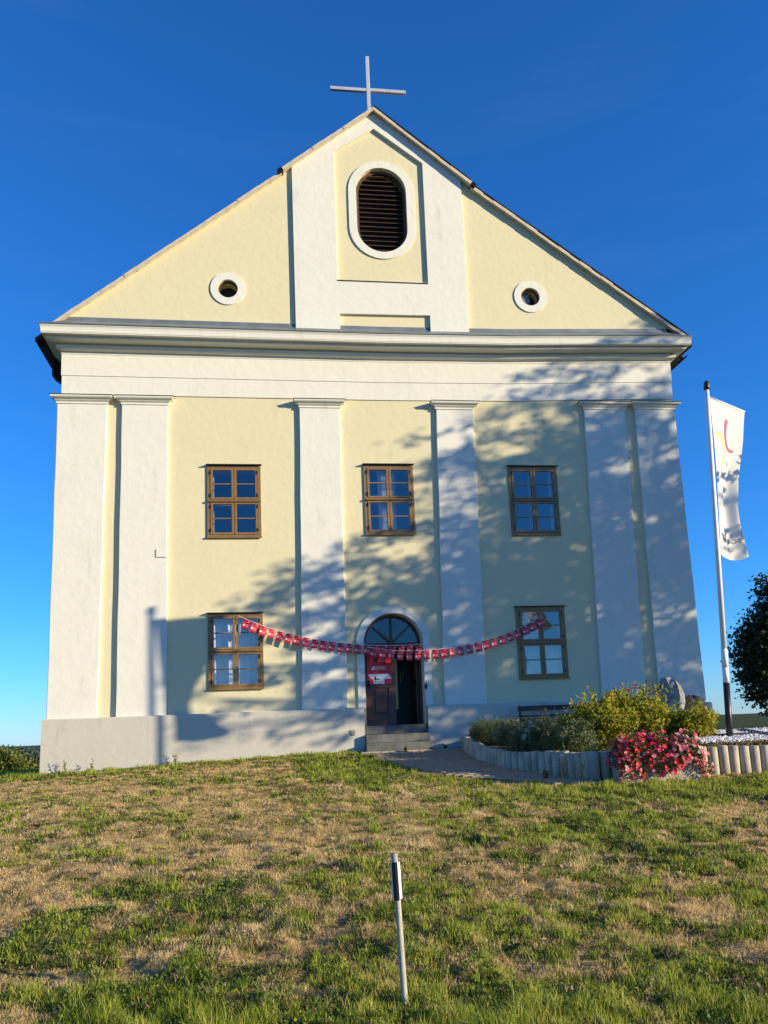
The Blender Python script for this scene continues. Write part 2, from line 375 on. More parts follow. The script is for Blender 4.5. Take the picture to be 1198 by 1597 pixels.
def groundmat():
    mm = bpy.data.materials.new('turf_soil'); mm.use_nodes = True
    n, l = mm.node_tree.nodes, mm.node_tree.links; b = n['Principled BSDF']; b.inputs['Roughness'].default_value = 0.95; b.inputs['Specular IOR Level'].default_value = 0.1
    at = n.new('ShaderNodeAttribute'); at.attribute_name = 'var'
    tc = n.new('ShaderNodeTexCoord'); nz = n.new('ShaderNodeTexNoise'); nz.inputs['Scale'].default_value = 9; nz.inputs['Detail'].default_value = 8
    l.new(tc.outputs['Object'], nz.inputs['Vector'])
    ad = n.new('ShaderNodeMath'); ad.operation = 'MULTIPLY_ADD'; ad.inputs[1].default_value = 0.6; ad.inputs[2].default_value = -0.3
    l.new(nz.outputs['Fac'], ad.inputs[0])
    a2 = n.new('ShaderNodeMath'); a2.operation = 'ADD'; a2.use_clamp = True; l.new(at.outputs['Fac'], a2.inputs[0]); l.new(ad.outputs[0], a2.inputs[1])
    cr = n.new('ShaderNodeValToRGB'); e = cr.color_ramp.elements
    e[0].position = 0.1; e[0].color = (0.44, 0.31, 0.135, 1); e[1].position = 0.75; e[1].color = (0.05, 0.065, 0.016, 1)
    x = e.new(0.42); x.color = (0.17, 0.125, 0.045, 1)
    l.new(a2.outputs[0], cr.inputs[0]); l.new(cr.outputs[0], b.inputs['Base Color'])
    n2 = n.new('ShaderNodeTexNoise'); n2.inputs['Scale'].default_value = 35; n2.inputs['Detail'].default_value = 6; l.new(tc.outputs['Object'], n2.inputs['Vector'])
    bp = n.new('ShaderNodeBump'); bp.inputs['Strength'].default_value = 0.9; bp.inputs['Distance'].default_value = 0.05
    l.new(n2.outputs['Fac'], bp.inputs['Height']); l.new(bp.outputs[0], b.inputs['Normal'])
    return mm
gvar = lush(GX, GY); gvar = np.where((np.abs(GX) > 14) | (GY > 3), 0.75, gvar)
ground = fastmesh('ground', np.stack([GX, GY, GZ], -1), T, groundmat(), var=gvar.ravel(), smooth=True, quads=True)
ground['kind'] = 'structure'

# far hill on the left horizon, with a wooded crest
hx = np.linspace(-900, -250, 60); hy = np.linspace(900, 1500, 24)
HX, HY = np.meshgrid(hx, hy)
HZ = -30 + 26*np.exp(-((HX+455)/130)**2)*np.exp(-((HY-1200)/160)**2)*(0.9+0.2*fbm(HX/60, HY/60))
T2 = []; n0 = len(hx)
i2 = (np.arange(len(hy)-1)[:, None]*n0 + np.arange(n0-1)[None, :]).ravel()
hill = fastmesh('hill', np.stack([HX, HY, HZ], -1), np.stack([i2, i2+1, i2+n0+1, i2+n0], 1), mat('hill_meadow', (0.07, 0.11, 0.07), 0.95, vary=0.5, vscale=0.01, col2=(0.035, 0.065, 0.055)), smooth=True, quads=True)  # distance haze is mixed into these greens as a blue tint
hill['kind'] = 'structure'

# ------------------------------------------------------------------ church
church = thing('church', 'pale yellow church with white pilasters, tall gable and plain cross on its roof', 'church')
DZ_X = [-9, -8.6, 0, 3.5, 6.8, 8.6]; DZ_V = [0.02, 0.02, 0, 0.04, 0.15, 0.2]
def dz(x): return float(np.interp(x, DZ_X, DZ_V))
UWZ, LWZ = (5.49, 7.40), (1.645, 3.55)
WIN = [(-4.64, -3.285, 5.478, 7.385), (-0.600, 0.718, 5.528, 7.425), (3.330, 4.690, 5.497, 7.402), (-4.64, -3.288, 1.637, 3.538), (3.290, 4.622, 1.660, 3.558)]
DOORX = 0.012
OV = (0.176, 0.705, 13.54, 16.10)
RW = [(-4.068, 12.292, 0.26), (4.305, 12.372, 0.27)]
gable = [(8.245, -0.6), (8.245, 10.9), (8.30, 11.61), (2.7, 15.66), (0.03, 17.77), (-2.45, 15.83), (-8.23, 11.31), (-8.23, -0.6)]
bm = BM()
holes = [rect(a+0.03, b-0.03, c+0.03, d-0.03)[::-1] for a, b, c, d in WIN] + [arch(DOORX, 0.765, 0.3, 2.70)[::-1], stadium(*OV)[::-1]] + [circle(*r)[::-1] for r in RW]
plate(bm, gable, holes, 0, 0.55)
obj('facade_wall', bm, M['yellow'], church)
bm = BM()
for sx in (-1, 1):
    x = 8.24*sx; box(bm, min(x, x-0.5*sx), max(x, x-0.5*sx), 0.551, 22, -1.5, 10.9)
box(bm, -8.24, 8.24, 21.5, 22, -1.5, 10.9)
obj('side_wall', bm, M['yellow'], church)
bm = BM(); box(bm, -7.73, 7.73, 0.56, 21.4, 0.3, 0.6); box(bm, -7.73, 7.73, 0.56, 21.4, 4.4, 4.6); box(bm, -7.73, 7.73, 0.56, 21.4, 10.3, 10.5)
for xx in (-2.2, 2.2): box(bm, xx-0.06, xx+0.06, 0.56, 6, 0.6, 10.3)
box(bm, -7.7, 7.7, 6.0, 6.1, 0.6, 10.3)
obj('interior_floor', bm, M['interior'], church)

# plinth, with the doorway gap
bm = BM()
def plinth_piece(pts_b, pts_t, yf, yb):
    n = len(pts_b); fb = [bm.verts.new((x, yf, z)) for x, z in pts_b]; ft = [bm.verts.new((x, yf, z)) for x, z in pts_t]
    fc = [bm.verts.new((x, yf+0.05, z+0.03)) for x, z in pts_t]; tb = [bm.verts.new((x, yb, z+0.035)) for x, z in pts_t]; bb = [bm.verts.new((x, yb, z)) for x, z in pts_b]
    for i in range(n-1):
        for a, b in ((fb, ft), (ft, fc), (fc, tb)):
            bm.faces.new((a[i], a[i+1], b[i+1], b[i]))
    for i in (0, n-1): bm.faces.new((fb[i], ft[i], fc[i], tb[i], bb[i]))
plinth_piece([(-8.53, -0.8), (-6.3, -0.8), (-2.38, -0.8), (-0.822, -0.8)], [(-8.50, 1.03), (-6.3, 1.035), (-2.38, 1.04), (-0.822, 1.055)], -0.2, 0.0)
plinth_piece([(0.795, -0.8), (3.86, -0.8), (8.5, -0.8)], [(0.795, 1.05), (3.86, 1.03), (8.45, 0.87)], -0.2, 0.0)
box(bm, -8.53, -8.25, 0.001, 22, -1.4, 1.05); box(bm, 8.25, 8.5, 0.001, 22, -1.4, 0.88)
obj('plinth', bm, M['plinth'], church)

# pilasters with moulded capitals
PIL = [(-8.344, -7.125, -8.427, -7.264), (-6.762, -5.614, -6.835, -5.648), (-2.247, -1.182, -2.362, -1.212), (1.416, 2.444, 1.262, 2.368), (5.594, 6.793, 5.461, 6.69), (7.075, 8.262, 7.055, 8.36)]
for x0, x1, b0, b1 in PIL:
    zt = 8.965 + dz((x0+x1)/2)*0.6; bm = BM()
    zb = 0.95; f = -0.085
    nseg = 10; L0 = []
    for k in range(nseg+1):
        t = k/nseg; xl = b0+(x0-b0)*t; xr = b1+(x1-b1)*t; z = zb+(zt-zb)*t
        w = 0.006*math.sin(k*1.9+x0); L0.append([bm.verts.new(p) for p in ((xl+w, 0.0, z), (xl+w, f+0.012, z), (xl+0.012+w, f, z), (xr-0.012+w, f, z), (xr+w, f+0.012, z), (xr+w, 0.0, z))])
    for k in range(nseg):
        for j in range(5): bm.faces.new((L0[k][j], L0[k][j+1], L0[k+1][j+1], L0[k+1][j]))
    p = obj('pilaster', bm, M['white'], church)
    bm = BM()
    prof = [(0.000, -0.005), (0.022, -0.005), (0.022, 0.03), (0.012, 0.04), (0.03, 0.055), (0.055, 0.075), (0.062, 0.085), (0.062, 0.10), (0.085, 0.105), (0.125, 0.125), (0.14, 0.145), (0.145, 0.155), (0.145, 0.182)]
    rings = []
    for o, zz in prof:
        rings.append([bm.verts.new(q) for q in ((x0-o, 0.0, zt+zz), (x0-o, f-o, zt+zz), (x1+o, f-o, zt+zz), (x1+o, 0.0, zt+zz))])
    for k in range(len(rings)-1):
        for j in range(3): bm.faces.new((rings[k][j], rings[k][j+1], rings[k+1][j+1], rings[k+1][j]))
    bm.faces.new(rings[-1])
    c = obj('capital', bm, M['white'], p)
    bm = BM(); o = 0.158
    box(bm, x0-o, x1+o, f-o, 0.0, zt+0.184, zt+0.200)
    obj('capital_flashing', bm, M['cap_sheet'], p)

# entablature: frieze, fascia, cornice swept along the front with short returns
XS = np.array([-8.24, -6, -4, -2, 0, 2, 3.5, 5, 6.8, 8.255])
def entab(name, prof, material, smooth=False):
    bm = BM(); ringz = []
    for o, z in prof:
        so = o*0.72
        row = [bm.verts.new((-8.24-so, 0.9, z+dz(-8.6)))]
        for i, x in enumerate(XS):
            xx = x - so if i == 0 else x + so if i == len(XS)-1 else x
            row.append(bm.verts.new((xx, -o, z+dz(x))))
        row.append(bm.verts.new((8.255+so, 0.9, z+dz(8.6))))
        ringz.append(row)
    for k in range(len(ringz)-1):
        for j in range(len(ringz[0])-1): bm.faces.new((ringz[k][j], ringz[k][j+1], ringz[k+1][j+1], ringz[k+1][j]))
    for j in (0, len(ringz[0])-1): bm.faces.new([r[j] for r in ringz])
    return obj(name, bm, material, church, smooth)
entab('frieze', [(-0.05, 9.23), (0.028, 9.23), (0.028, 9.72), (0.045, 9.725), (0.045, 10.34), (-0.05, 10.34)], M['white'])
cp = [(0.0, 10.30), (0.055, 10.30), (0.06, 10.345), (0.05, 10.35), (0.075, 10.365)]
cp += [(0.15+0.045*math.sin(t), 10.45-0.062*math.cos(t)) for t in np.linspace(0.3, math.pi-0.3, 7)]
cp += [(0.155, 10.515), (0.19, 10.525), (0.43, 10.535), (0.45, 10.54), (0.455, 10.592), (0.435, 10.598), (0.575, 10.608), (0.578, 10.632), (0.588, 10.636), (0.59, 10.70)]
cp += [(0.59+0.03*(1-math.cos(t)), 10.70+0.10*math.sin(t)) for t in np.linspace(0.2, math.pi/2, 5)]
cp += [(0.62, 10.812), (0.62, 10.838), (-0.02, 10.842)]
entab('cornice', cp, M['white'])
entab('cornice_flashing', [(0.585, 10.848), (0.645, 10.83), (0.648, 10.85), (0.60, 10.868), (0.30, 11.035), (0.02, 11.24), (0.012, 11.34), (-0.03, 11.345), (-0.03, 10.85)], M['sheet'])

# gable's raised middle panel with a pentagon and a low recess
bm = BM()
plate(bm, [(-2.285, 11.1), (2.46, 11.1), (2.47, 15.83), (0.025, 17.765), (-2.30, 15.945)],
      [[(-1.130, 12.60), (-1.125, 16.50), (0.026, 17.28), (1.383, 16.29), (1.380, 12.64)], [(-1.100, 11.20), (-1.092, 11.655), (1.387, 11.68), (1.385, 11.20)]], -0.08, 0.0)
obj('gable_panel', bm, M['white'], church)
bm = BM(); box(bm, -1.128, 1.379, -0.095, -0.001, 12.60, 12.625); obj('recess_sill', bm, M['darksheet'], church)
bm = BM(); plate(bm, stadium(0.176, 0.925, 13.335, 16.30, 20), [stadium(*OV, n=20)[::-1]], -0.035, 0.02)
ov = obj('oval_surround', bm, M['white'], church)
bm = BM(); plate(bm, stadium(0.176, 0.70, 13.545, 16.095), [stadium(0.176, 0.625, 13.62, 16.02)[::-1]], 0.12, 0.20)
lv = obj('louvre', bm, M['louvre'], church)
bm = BM(); box(bm, -0.7, 1.05, 0.42, 0.44, 13.4, 16.2); obj('louvre_back', bm, M['black'], lv)
nsl = 17
for k in range(nsl):
    z = 13.70 + k*(2.25/(nsl-1)); hw = 0.64
    dzz = max(0, z-(16.02-0.625), (13.62+0.625)-z); hw = math.sqrt(max(0.0025, 0.635**2-dzz**2))
    bm = BM(); box(bm, 0.176-hw, 0.176+hw, 0.10, 0.235, z-0.008, z+0.008, rot=Matrix.Rotation(R(27+random.uniform(-1.5, 1.5)), 3, 'X'))
    obj('slat', bm, M['louvre'], lv)
for i, (x, z, r) in enumerate(RW):
    bm = BM(); plate(bm, circle(x, z, r+0.20, 36), [circle(x, z, r, 36)[::-1]], -0.03, 0.02); rs = obj('round_surround', bm, M['white'], church)
    bm = BM(); plate(bm, circle(x, z, r-0.004, 32), [circle(x, z, r-0.03, 32)[::-1]], 0.05, 0.14); fr = obj('round_frame', bm, M['louvre'], rs)
    bm = BM(); plate(bm, circle(x, z, r-0.02, 20), [], 0.40, 0.42); obj('back_board', bm, M['black'], rs)
    if i:
        bm = BM(); plate(bm, [(x-0.24, z-0.04), (x-0.10, z-0.22), (x+0.05, z-0.05), (x-0.02, z+0.17), (x-0.16, z+0.14)], [], 0.16, 0.165); obj('grey_patch', bm, M['sheet'], rs)  # irregular grey piece, only in the right round opening

# roof: two tiled slopes, verge tiles along both rakes, iron end pieces where the rake steps
def rake(side, x):       # height of the rake line at x
    return float(np.interp(x, [-8.6, 0.03], [11.07, 17.83])) if side < 0 else float(np.interp(x, [0.03, 2.66, 8.9], [17.83, 15.74, 11.25]))
bm = BM()
for side, xs in ((-1, [0.03, -8.95]), (1, [0.03, 2.66, 9.05])):
    for xa, xb in zip(xs, xs[1:]):
        za = rake(side, xa) if abs(xa) < 8.6 else 0; zb = 11.07-0.274 if (side < 0) else (15.74 if xb < 3 else 11.14)
        vs = []
        for y in (0.02, 22.3):
            vs.append([bm.verts.new((xa, y, za-0.10)), bm.verts.new((xb, y, zb-0.10)), bm.verts.new((xb, y, zb-0.02)), bm.verts.new((xa, y, za-0.02))])
        for a, b in ((0, 1), (1, 2), (2, 3), (3, 0)): bm.faces.new((vs[0][a], vs[0][b], vs[1][b], vs[1][a]))
        bm.faces.new(vs[0]); bm.faces.new(vs[1])
roof = obj('roof', bm, M['roof'], church)
bm = BM(); box(bm, -0.19, 0.19, -0.10, 0.10, -0.05, 0.012); box(bm, -0.19, -0.17, -0.10, 0.10, 0.013, 0.03); box(bm, -0.19, 0.19, -0.115, -0.102, -0.07, 0.02)
bmesh.ops.recalc_face_normals(bm, faces=bm.faces); vt = bpy.data.meshes.new('verge_tile'); bm.to_mesh(vt); bm.free(); vt.materials.append(M['verge'])
for side in (-1, 1):
    xend = -8.5 if side < 0 else 8.85
    a = Vector((0.03, 0, 17.86)); b = Vector((xend, 0, rake(side, xend)+0.03)); n = 29
    for k in range(n):
        x = 0.03 + (xend-0.03)*(k+0.5)/n
        step = abs(x-0.15) < 2.75
        z = rake(side, x) - 0.005 + (0.012 if step else -0.03) + random.uniform(-0.006, 0.006)
        x2 = x+0.05; sl = math.atan2(rake(side, x+0.05)-rake(side, x-0.05), 0.1)
        L = abs(xend-0.03)/n/math.cos(sl)
        o = share('verge_tile', vt, roof, (x, (-0.105 if step else -0.025)+random.uniform(-0.008, 0.008), z), (0, -sl + random.uniform(-0.008, 0.008), 0), (L/0.37*1.0, 1, 1))
        if side > 0: o.rotation_euler.z = 0
for x, s in ((-2.62, -1), (2.80, 1)):
    z = rake(s, x); sl = R(38)*(-s); bm = BM()
    box(bm, x-0.07, x+0.07, -0.235, 0.05, z-0.075, z+0.03, rot=Matrix.Rotation(-sl, 3, 'Y')); obj('verge_end_cap', bm, M['ironwork'], roof)
bm = BM()     # dark metal strip lying along the top of the right hand verge
for xa, xb, o in ((0.03, 2.72, 0.045), (2.72, 8.95, 0.004)):
    za, zb = rake(1, xa)+o, (rake(1, xb) if xb < 8.8 else 11.22)+o
    vs = [[bm.verts.new((x, y, z+h)) for x, z in ((xa, za), (xb, zb)) for h in (0.0, 0.035)] for y in (-0.235 if o > 0.03 else -0.155, 0.3)]
    for q in ((0, 2, 3, 1),): bm.faces.new([vs[0][i] for i in q]); bm.faces.new([vs[1][i] for i in q])
    for i, j in ((0, 2), (2, 3), (3, 1), (1, 0)): bm.faces.new((vs[0][i], vs[0][j], vs[1][j], vs[1][i]))
obj('verge_strip', bm, M['darksheet'], roof)
# cross on the ridge
bm = BM(); w = 0.052
box(bm, -w, w, -w, w, -0.25, 2.13, 0.008); o1 = obj('roof_cross', bm, M['steel'], church); o1.location = (-0.03, 0.30, 17.75)
bm = BM(); box(bm, -1.10, -w-0.001, -w*0.9, w*0.9, 0.985, 1.085, 0.008); box(bm, w+0.001, 1.095, -w*0.9, w*0.9, 1.0, 1.10, 0.008)
obj('cross_arm', bm, M['steel'], o1)
# eaves: gutters and the left downpipe bend
for s, xg, zg in ((-1, -8.78, 10.62), (1, 8.80, 10.80)):
    bm = BM(); n = 8; rr = 0.105; rows = []
    for y in (0.05, 22.2):
        rows.append([bm.verts.new((xg+rr*math.cos(t), y, zg+rr*math.sin(t))) for t in np.linspace(math.pi, 2*math.pi, n)] + [bm.verts.new((xg+(rr-0.012)*math.cos(t), y, zg+(rr-0.012)*math.sin(t))) for t in np.linspace(2*math.pi, math.pi, n)])
    m2 = len(rows[0])
    for j in range(m2): bm.faces.new((rows[0][j], rows[0][(j+1) % m2], rows[1][(j+1) % m2], rows[1][j]))
    for j in range(n-1):
        for rws in rows: bm.faces.new((rws[j], rws[j+1], rws[m2-2-j], rws[m2-1-j]))
    g = obj('gutter', bm, M['darksheet'], church, True)
    bm = BM(); box(bm, min(s*8.26, xg), max(s*8.26, xg), 0.95, 22, zg+0.06, zg+0.10); obj('eaves_soffit', bm, M['louvre'], church)
    bm = BM(); tube(bm, [(xg, 1.3, zg-0.05), (xg, 1.3, zg-0.30), (xg-s*0.08, 1.3, zg-0.42), (s*8.40, 1.3, zg-0.62), (s*8.34, 1.3, zg-0.80), (s*8.34, 1.3, -0.4)], 0.055, 10)
    obj('downpipe', bm, M['darksheet'], church, True)

# windows: four casements, eight panes each
def curtain_bm(x0, x1, y, z0, z1, amp=0.025, n=26):
    bm = BM(); rows = []
    for z in (z0, (z0+z1)/2, z1): rows.append([bm.verts.new((x0+(x1-x0)*k/n, y+amp*math.sin(k*1.7+z), z)) for k in range(n+1)])
    for a in range(2):
        for k in range(n): bm.faces.new((rows[a][k], rows[a][k+1], rows[a+1][k+1], rows[a+1][k]))
    return bm
def window(x0, x1, z0, z1, curtains):
    yf = -0.035; fw = 0.075
    bm = BM(); xm = (x0+x1)/2; zm = z0+(z1-z0)*0.505
    plate(bm, rect(x0, x1, z0, z1), [rect(x0+fw, x1-fw, z0+fw, zm-0.03)[::-1], rect(x0+fw, x1-fw, zm+0.03, z1-fw)[::-1]], yf, 0.10)
    w = obj('window', bm, M['wood'], church)
    bm = BM()
    box(bm, x0-0.03, x1+0.03, yf-0.075, -0.001, z1+0.002, z1+0.022, rot=Matrix.Rotation(R(6), 3, 'X')); obj('drip_ledge', bm, M['darksheet'], w)
    bm = BM(); box(bm, x0+0.02, x1-0.02, yf-0.05, yf-0.001, zm-0.028, zm+0.012); obj('weather_bar', bm, M['wood'], w)
    bm = BM(); box(bm, x0-0.012, x1+0.012, yf-0.03, yf-0.001, z0-0.012, z0+0.028); obj('sill_bar', bm, M['wood'], w)
    for za, zb in ((z0+fw, zm-0.03), (zm+0.03, z1-fw)):
        for s, (xa, xb) in ((-1, (x0+fw, xm)), (1, (xm, x1-fw))):
            xa += 0.006; xb -= 0.006; cw = 0.058; ya, yb = yf-0.012, 0.04
            bm = BM(); plate(bm, rect(xa, xb, za+0.006, zb-0.006), [rect(xa+cw, xb-cw, za+cw, zb-cw)[::-1]], ya, yb)
            obj('casement', bm, M['wood'], w)
            zc = (za+zb)/2
            bm = BM(); box(bm, xa+cw-0.005, xb-cw+0.005, ya+0.012, ya+0.045, zc-0.014, zc+0.014); obj('muntin', bm, M['wood'], w)
            for p0, p1 in ((za+cw, zc-0.014), (zc+0.014, zb-cw)):
                bm = BM(); vs = [bm.verts.new(q) for q in ((xa+cw, ya+0.03, p0), (xb-cw, ya+0.03, p0), (xb-cw, ya+0.03, p1), (xa+cw, ya+0.03, p1))]; bm.faces.new(vs)
                ob = obj('pane', bm, M['glass'], w, recalc=False)
            bm = BM(); xh = xa+0.006 if s < 0 else xb-0.006
            for zh in (za+0.12, zb-0.12): tube(bm, [(xh, ya-0.012, zh-0.045), (xh, ya-0.012, zh+0.045)], 0.010, 6)
            obj('hinge', bm, M['ironwork'], w)
    # inner sashes behind the outer casements (a double window)
    bm = BM(); plate(bm, rect(x0+0.05, x1-0.05, z0+0.05, z1-0.05), [rect(xm-0.58, xm-0.05, z0+0.12, zm-0.04)[::-1], rect(xm+0.05, xm+0.58, z0+0.12, zm-0.04)[::-1], rect(xm-0.58, xm-0.05, zm+0.04, z1-0.12)[::-1], rect(xm+0.05, xm+0.58, zm+0.04, z1-0.12)[::-1]], 0.28, 0.34)
    obj('inner_sash', bm, M['wood'], w)
    for a, b, c, d in curtains: obj('curtain', curtain_bm(xm+a, xm+b, 0.19, z0+c*(z1-z0), z0+d*(z1-z0)), M['curtain'], w)
    return w
CUR = [[(-0.62, -0.52, 0, 1)], [(-0.62, -0.48, 0, 1), (-0.27, -0.06, 0.05, 1), (0.08, 0.2, 0, 1)], [(0.5, 0.62, 0, 1)], [(-0.62, 0.62, 0.02, 0.98)], [(-0.62, 0.0, 0.0, 0.95), (0.02, 0.62, 0, 0.5)]]
for wv, cu in zip(WIN, CUR): window(*wv, cu)

# doorway
bm = BM(); _o = arch(DOORX, 0.955, 1.06, 2.69, 28); _i = arch(DOORX, 0.766, 1.06, 2.70, 28); plate(bm, [_o[0]]+_o[2:][::-1][:]+[_o[1]]+[_i[1]]+_i[2:]+[_i[0]], [], -0.045, 0.0)
obj('door_surround', bm, M['white'], church)
bm = BM()
a0 = arch(DOORX, 0.763, 0.62, 2.70, 28); a1 = arch(DOORX, 0.757, 0.62, 2.70, 28)
for k in range(1, len(a0)-1):
    q = [bm.verts.new((a0[k][0], -0.04, a0[k][1])), bm.verts.new((a0[k+1][0], -0.04, a0[k+1][1])), bm.verts.new((a1[k+1][0], 0.30, a1[k+1][1])), bm.verts.new((a1[k][0], 0.30, a1[k][1]))]; bm.faces.new(q)
for s in (-1, 1):
    x = DOORX + s*0.763
    bm.faces.new([bm.verts.new(p) for p in ((x, -0.04, 0.62), (x, 0.30, 0.62), (x, 0.30, 2.70), (x, -0.04, 2.70))])
obj('door_reveal', bm, M['white'], church, recalc=False)
bm = BM(); YD = 0.30
plate(bm, arch(DOORX, 0.757, 0.62, 2.70, 24), [arch(DOORX, 0.685, 2.73, 2.74, 24, 0.65)[::-1], rect(DOORX-0.69, DOORX+0.69, 0.622, 2.60)[::-1]], YD, YD+0.12)
df = obj('door_frame', bm, M['doorwood'], church)
bm = BM()
for ang in (42, 90, 138):
    d = Vector((math.cos(R(ang)), 0, math.sin(R(ang)))); nrm = Vector((-d.z, 0, d.x))
    c0 = Vector((DOORX, 0, 2.72)); w = 0.028
    ps = [c0+d*0.10-nrm*w, c0+d*0.655-nrm*w*0.8, c0+d*0.655+nrm*w*0.8, c0+d*0.10+nrm*w]
    plate(bm, [(p.x, p.z) for p in ps], [], YD-0.02, YD+0.05)
plate(bm, arch(DOORX, 0.115, 2.70, 2.72, 12), [], YD-0.03, YD+0.06)
obj('fanlight_bars', bm, M['doorwood'], df)
bm = BM(); plate(bm, arch(DOORX, 0.69, 2.72, 2.735, 20, 0.655), [], YD+0.055, YD+0.06); obj('fanlight_pane', bm, M['fanglass'], df)
# left leaf, shut, with framed panels
bm = BM(); x0, x1 = DOORX-0.688, DOORX+0.06
plate(bm, rect(x0, x1, 0.63, 2.598), [rect(x0+0.13, x1-0.14, 0.86, 1.62)[::-1], rect(x0+0.13, x1-0.14, 1.78, 2.46)[::-1]], YD+0.03, YD+0.09)
for za, zb in ((0.86, 1.62), (1.78, 2.46)):
    box(bm, x0+0.12, x1-0.13, YD+0.062, YD+0.085, za-0.01, zb+0.01)
    plate(bm, rect(x0+0.13, x1-0.14, za, zb), [rect(x0+0.165, x1-0.175, za+0.035, zb-0.035)[::-1]], YD+0.020, YD+0.061)
    box(bm, x0+0.21, x1-0.22, YD+0.036, YD+0.061, za+0.08, zb-0.08, 0.012)
dl = obj('door_leaf', bm, M['doorwood'], church)
bm = BM(); box(bm, x0+0.035, x0+0.075, YD-0.015, YD+0.029, 1.56, 1.78, 0.005); tube(bm, [(x0+0.055, YD-0.01, 1.70), (x0+0.055, YD-0.06, 1.70), (x0+0.055, YD-0.06, 1.58)], 0.012, 8); obj('handle', bm, M['ironwork'], dl)
# right leaf, swung inward against the jamb; pale edge of the inner door showing
bm = BM(); box(bm, DOORX+0.63, DOORX+0.685, YD+0.13, YD+0.78, 0.63, 2.598, 0.006); box(bm, DOORX+0.615, DOORX+0.629, YD+0.22, YD+0.70, 0.85, 1.62); box(bm, DOORX+0.615, DOORX+0.629, YD+0.22, YD+0.70, 1.78, 2.45)
obj('door_leaf', bm, M['doorwood'], church)['label'] = 'right door leaf standing open inward'
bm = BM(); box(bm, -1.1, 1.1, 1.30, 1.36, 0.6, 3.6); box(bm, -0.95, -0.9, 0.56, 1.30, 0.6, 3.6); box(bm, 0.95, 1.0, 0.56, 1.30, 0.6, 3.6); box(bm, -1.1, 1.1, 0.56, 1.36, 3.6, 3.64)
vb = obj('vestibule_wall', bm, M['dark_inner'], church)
bm = BM(); box(bm, 0.075, 0.15, 0.45, 0.51, 1.02, 2.34, 0.008); obj('inner_door_edge', bm, M['palewood'], vb)
bm = BM()
for xh, z0, z1 in ((0.36, 1.75, 2.02), (0.43, 1.88, 2.06)):
    tube(bm, [(xh, 1.29, z0), (xh, 1.22, z0+0.02), (xh, 1.22, z1-0.02), (xh, 1.29, z1)], 0.013, 8)
obj('inner_door_handle', bm, M['palewood'], vb)
# steps
for i, (xa, xb, yf, zb, zt) in enumerate(((-0.818, 0.790, -0.16, 0.40, 0.615), (-0.818, 0.790, -0.36, 0.19, 0.398), (-0.84, 0.80, -0.56, -0.2, 0.19))):
    bm = BM(); box(bm, xa, xb, yf, 0.29 if i == 0 else -0.001, zb, zt, 0.012); obj('step', bm, M['step'], church)
# small fittings on the plaster
bm = BM(); box(bm, -1.185, -1.07, -0.222, -0.2, 0.40, 0.53, 0.006); box(bm, -1.165, -1.09, -0.226, -0.2221, 0.425, 0.505); obj('vent_cover', bm, M['concrete'], church)
bm = BM(); tube(bm, [(-5.87, -0.086, 5.18), (-5.87, -0.11, 5.18), (-5.87, -0.11, 4.98), (-5.66, -0.11, 4.98)], 0.008, 6); tube(bm, [(-5.66, -0.086, 4.98), (-5.66, -0.11, 4.98)], 0.01, 6); obj('cable_conduit', bm, M['plinth'], church)
bm = BM(); tube(bm, [(0.80, -0.05, 1.55), (0.80, -0.12, 1.55), (0.80, -0.12, 1.72)], 0.012, 6); box(bm, 0.77, 0.83, -0.06, -0.045, 1.50, 1.62); obj('door_hook', bm, M['ironwork'], church)

# ------------------------------------------------------------------ bunting and poster
def flyer_mesh():
    bm = BM(); w, h = 0.158, 0.235
    box(bm, -w/2, w/2, -0.0015, 0.0015, -h, 0)
    def patch(x0, x1, z0, z1, mi):
        for y in (-0.0025, 0.0025):
            f = bm.faces.new([bm.verts.new((x, y, z)) for x, z in ((x0, z0), (x1, z0), (x1, z1), (x0, z1))]); f.material_index = mi
    patch(-0.075, 0.02, -0.055, -0.012, 1); patch(0.025, 0.07, -0.05, -0.03, 2)
    patch(-0.02, 0.065, -0.105, -0.075, 1); patch(-0.01, 0.06, -0.128, -0.115, 2); patch(-0.075, 0.07, -0.225, -0.198, 1); patch(0.0, 0.068, -0.17, -0.15, 2)
    for y in (-0.0028, 0.0028):
        f = bm.faces.new([bm.verts.new((-0.045+0.024*math.cos(t), y, -0.145+0.024*math.sin(t))) for t in np.linspace(0, 2*math.pi, 10, endpoint=False)]); f.material_index = 3
    me = bpy.data.meshes.new('pennant'); bm.to_mesh(me); bm.free()
    for k in ('red', 'darkred', 'pinkprint', 'paper'): me.materials.append(M[k])
    return me
FLY = flyer_mesh()
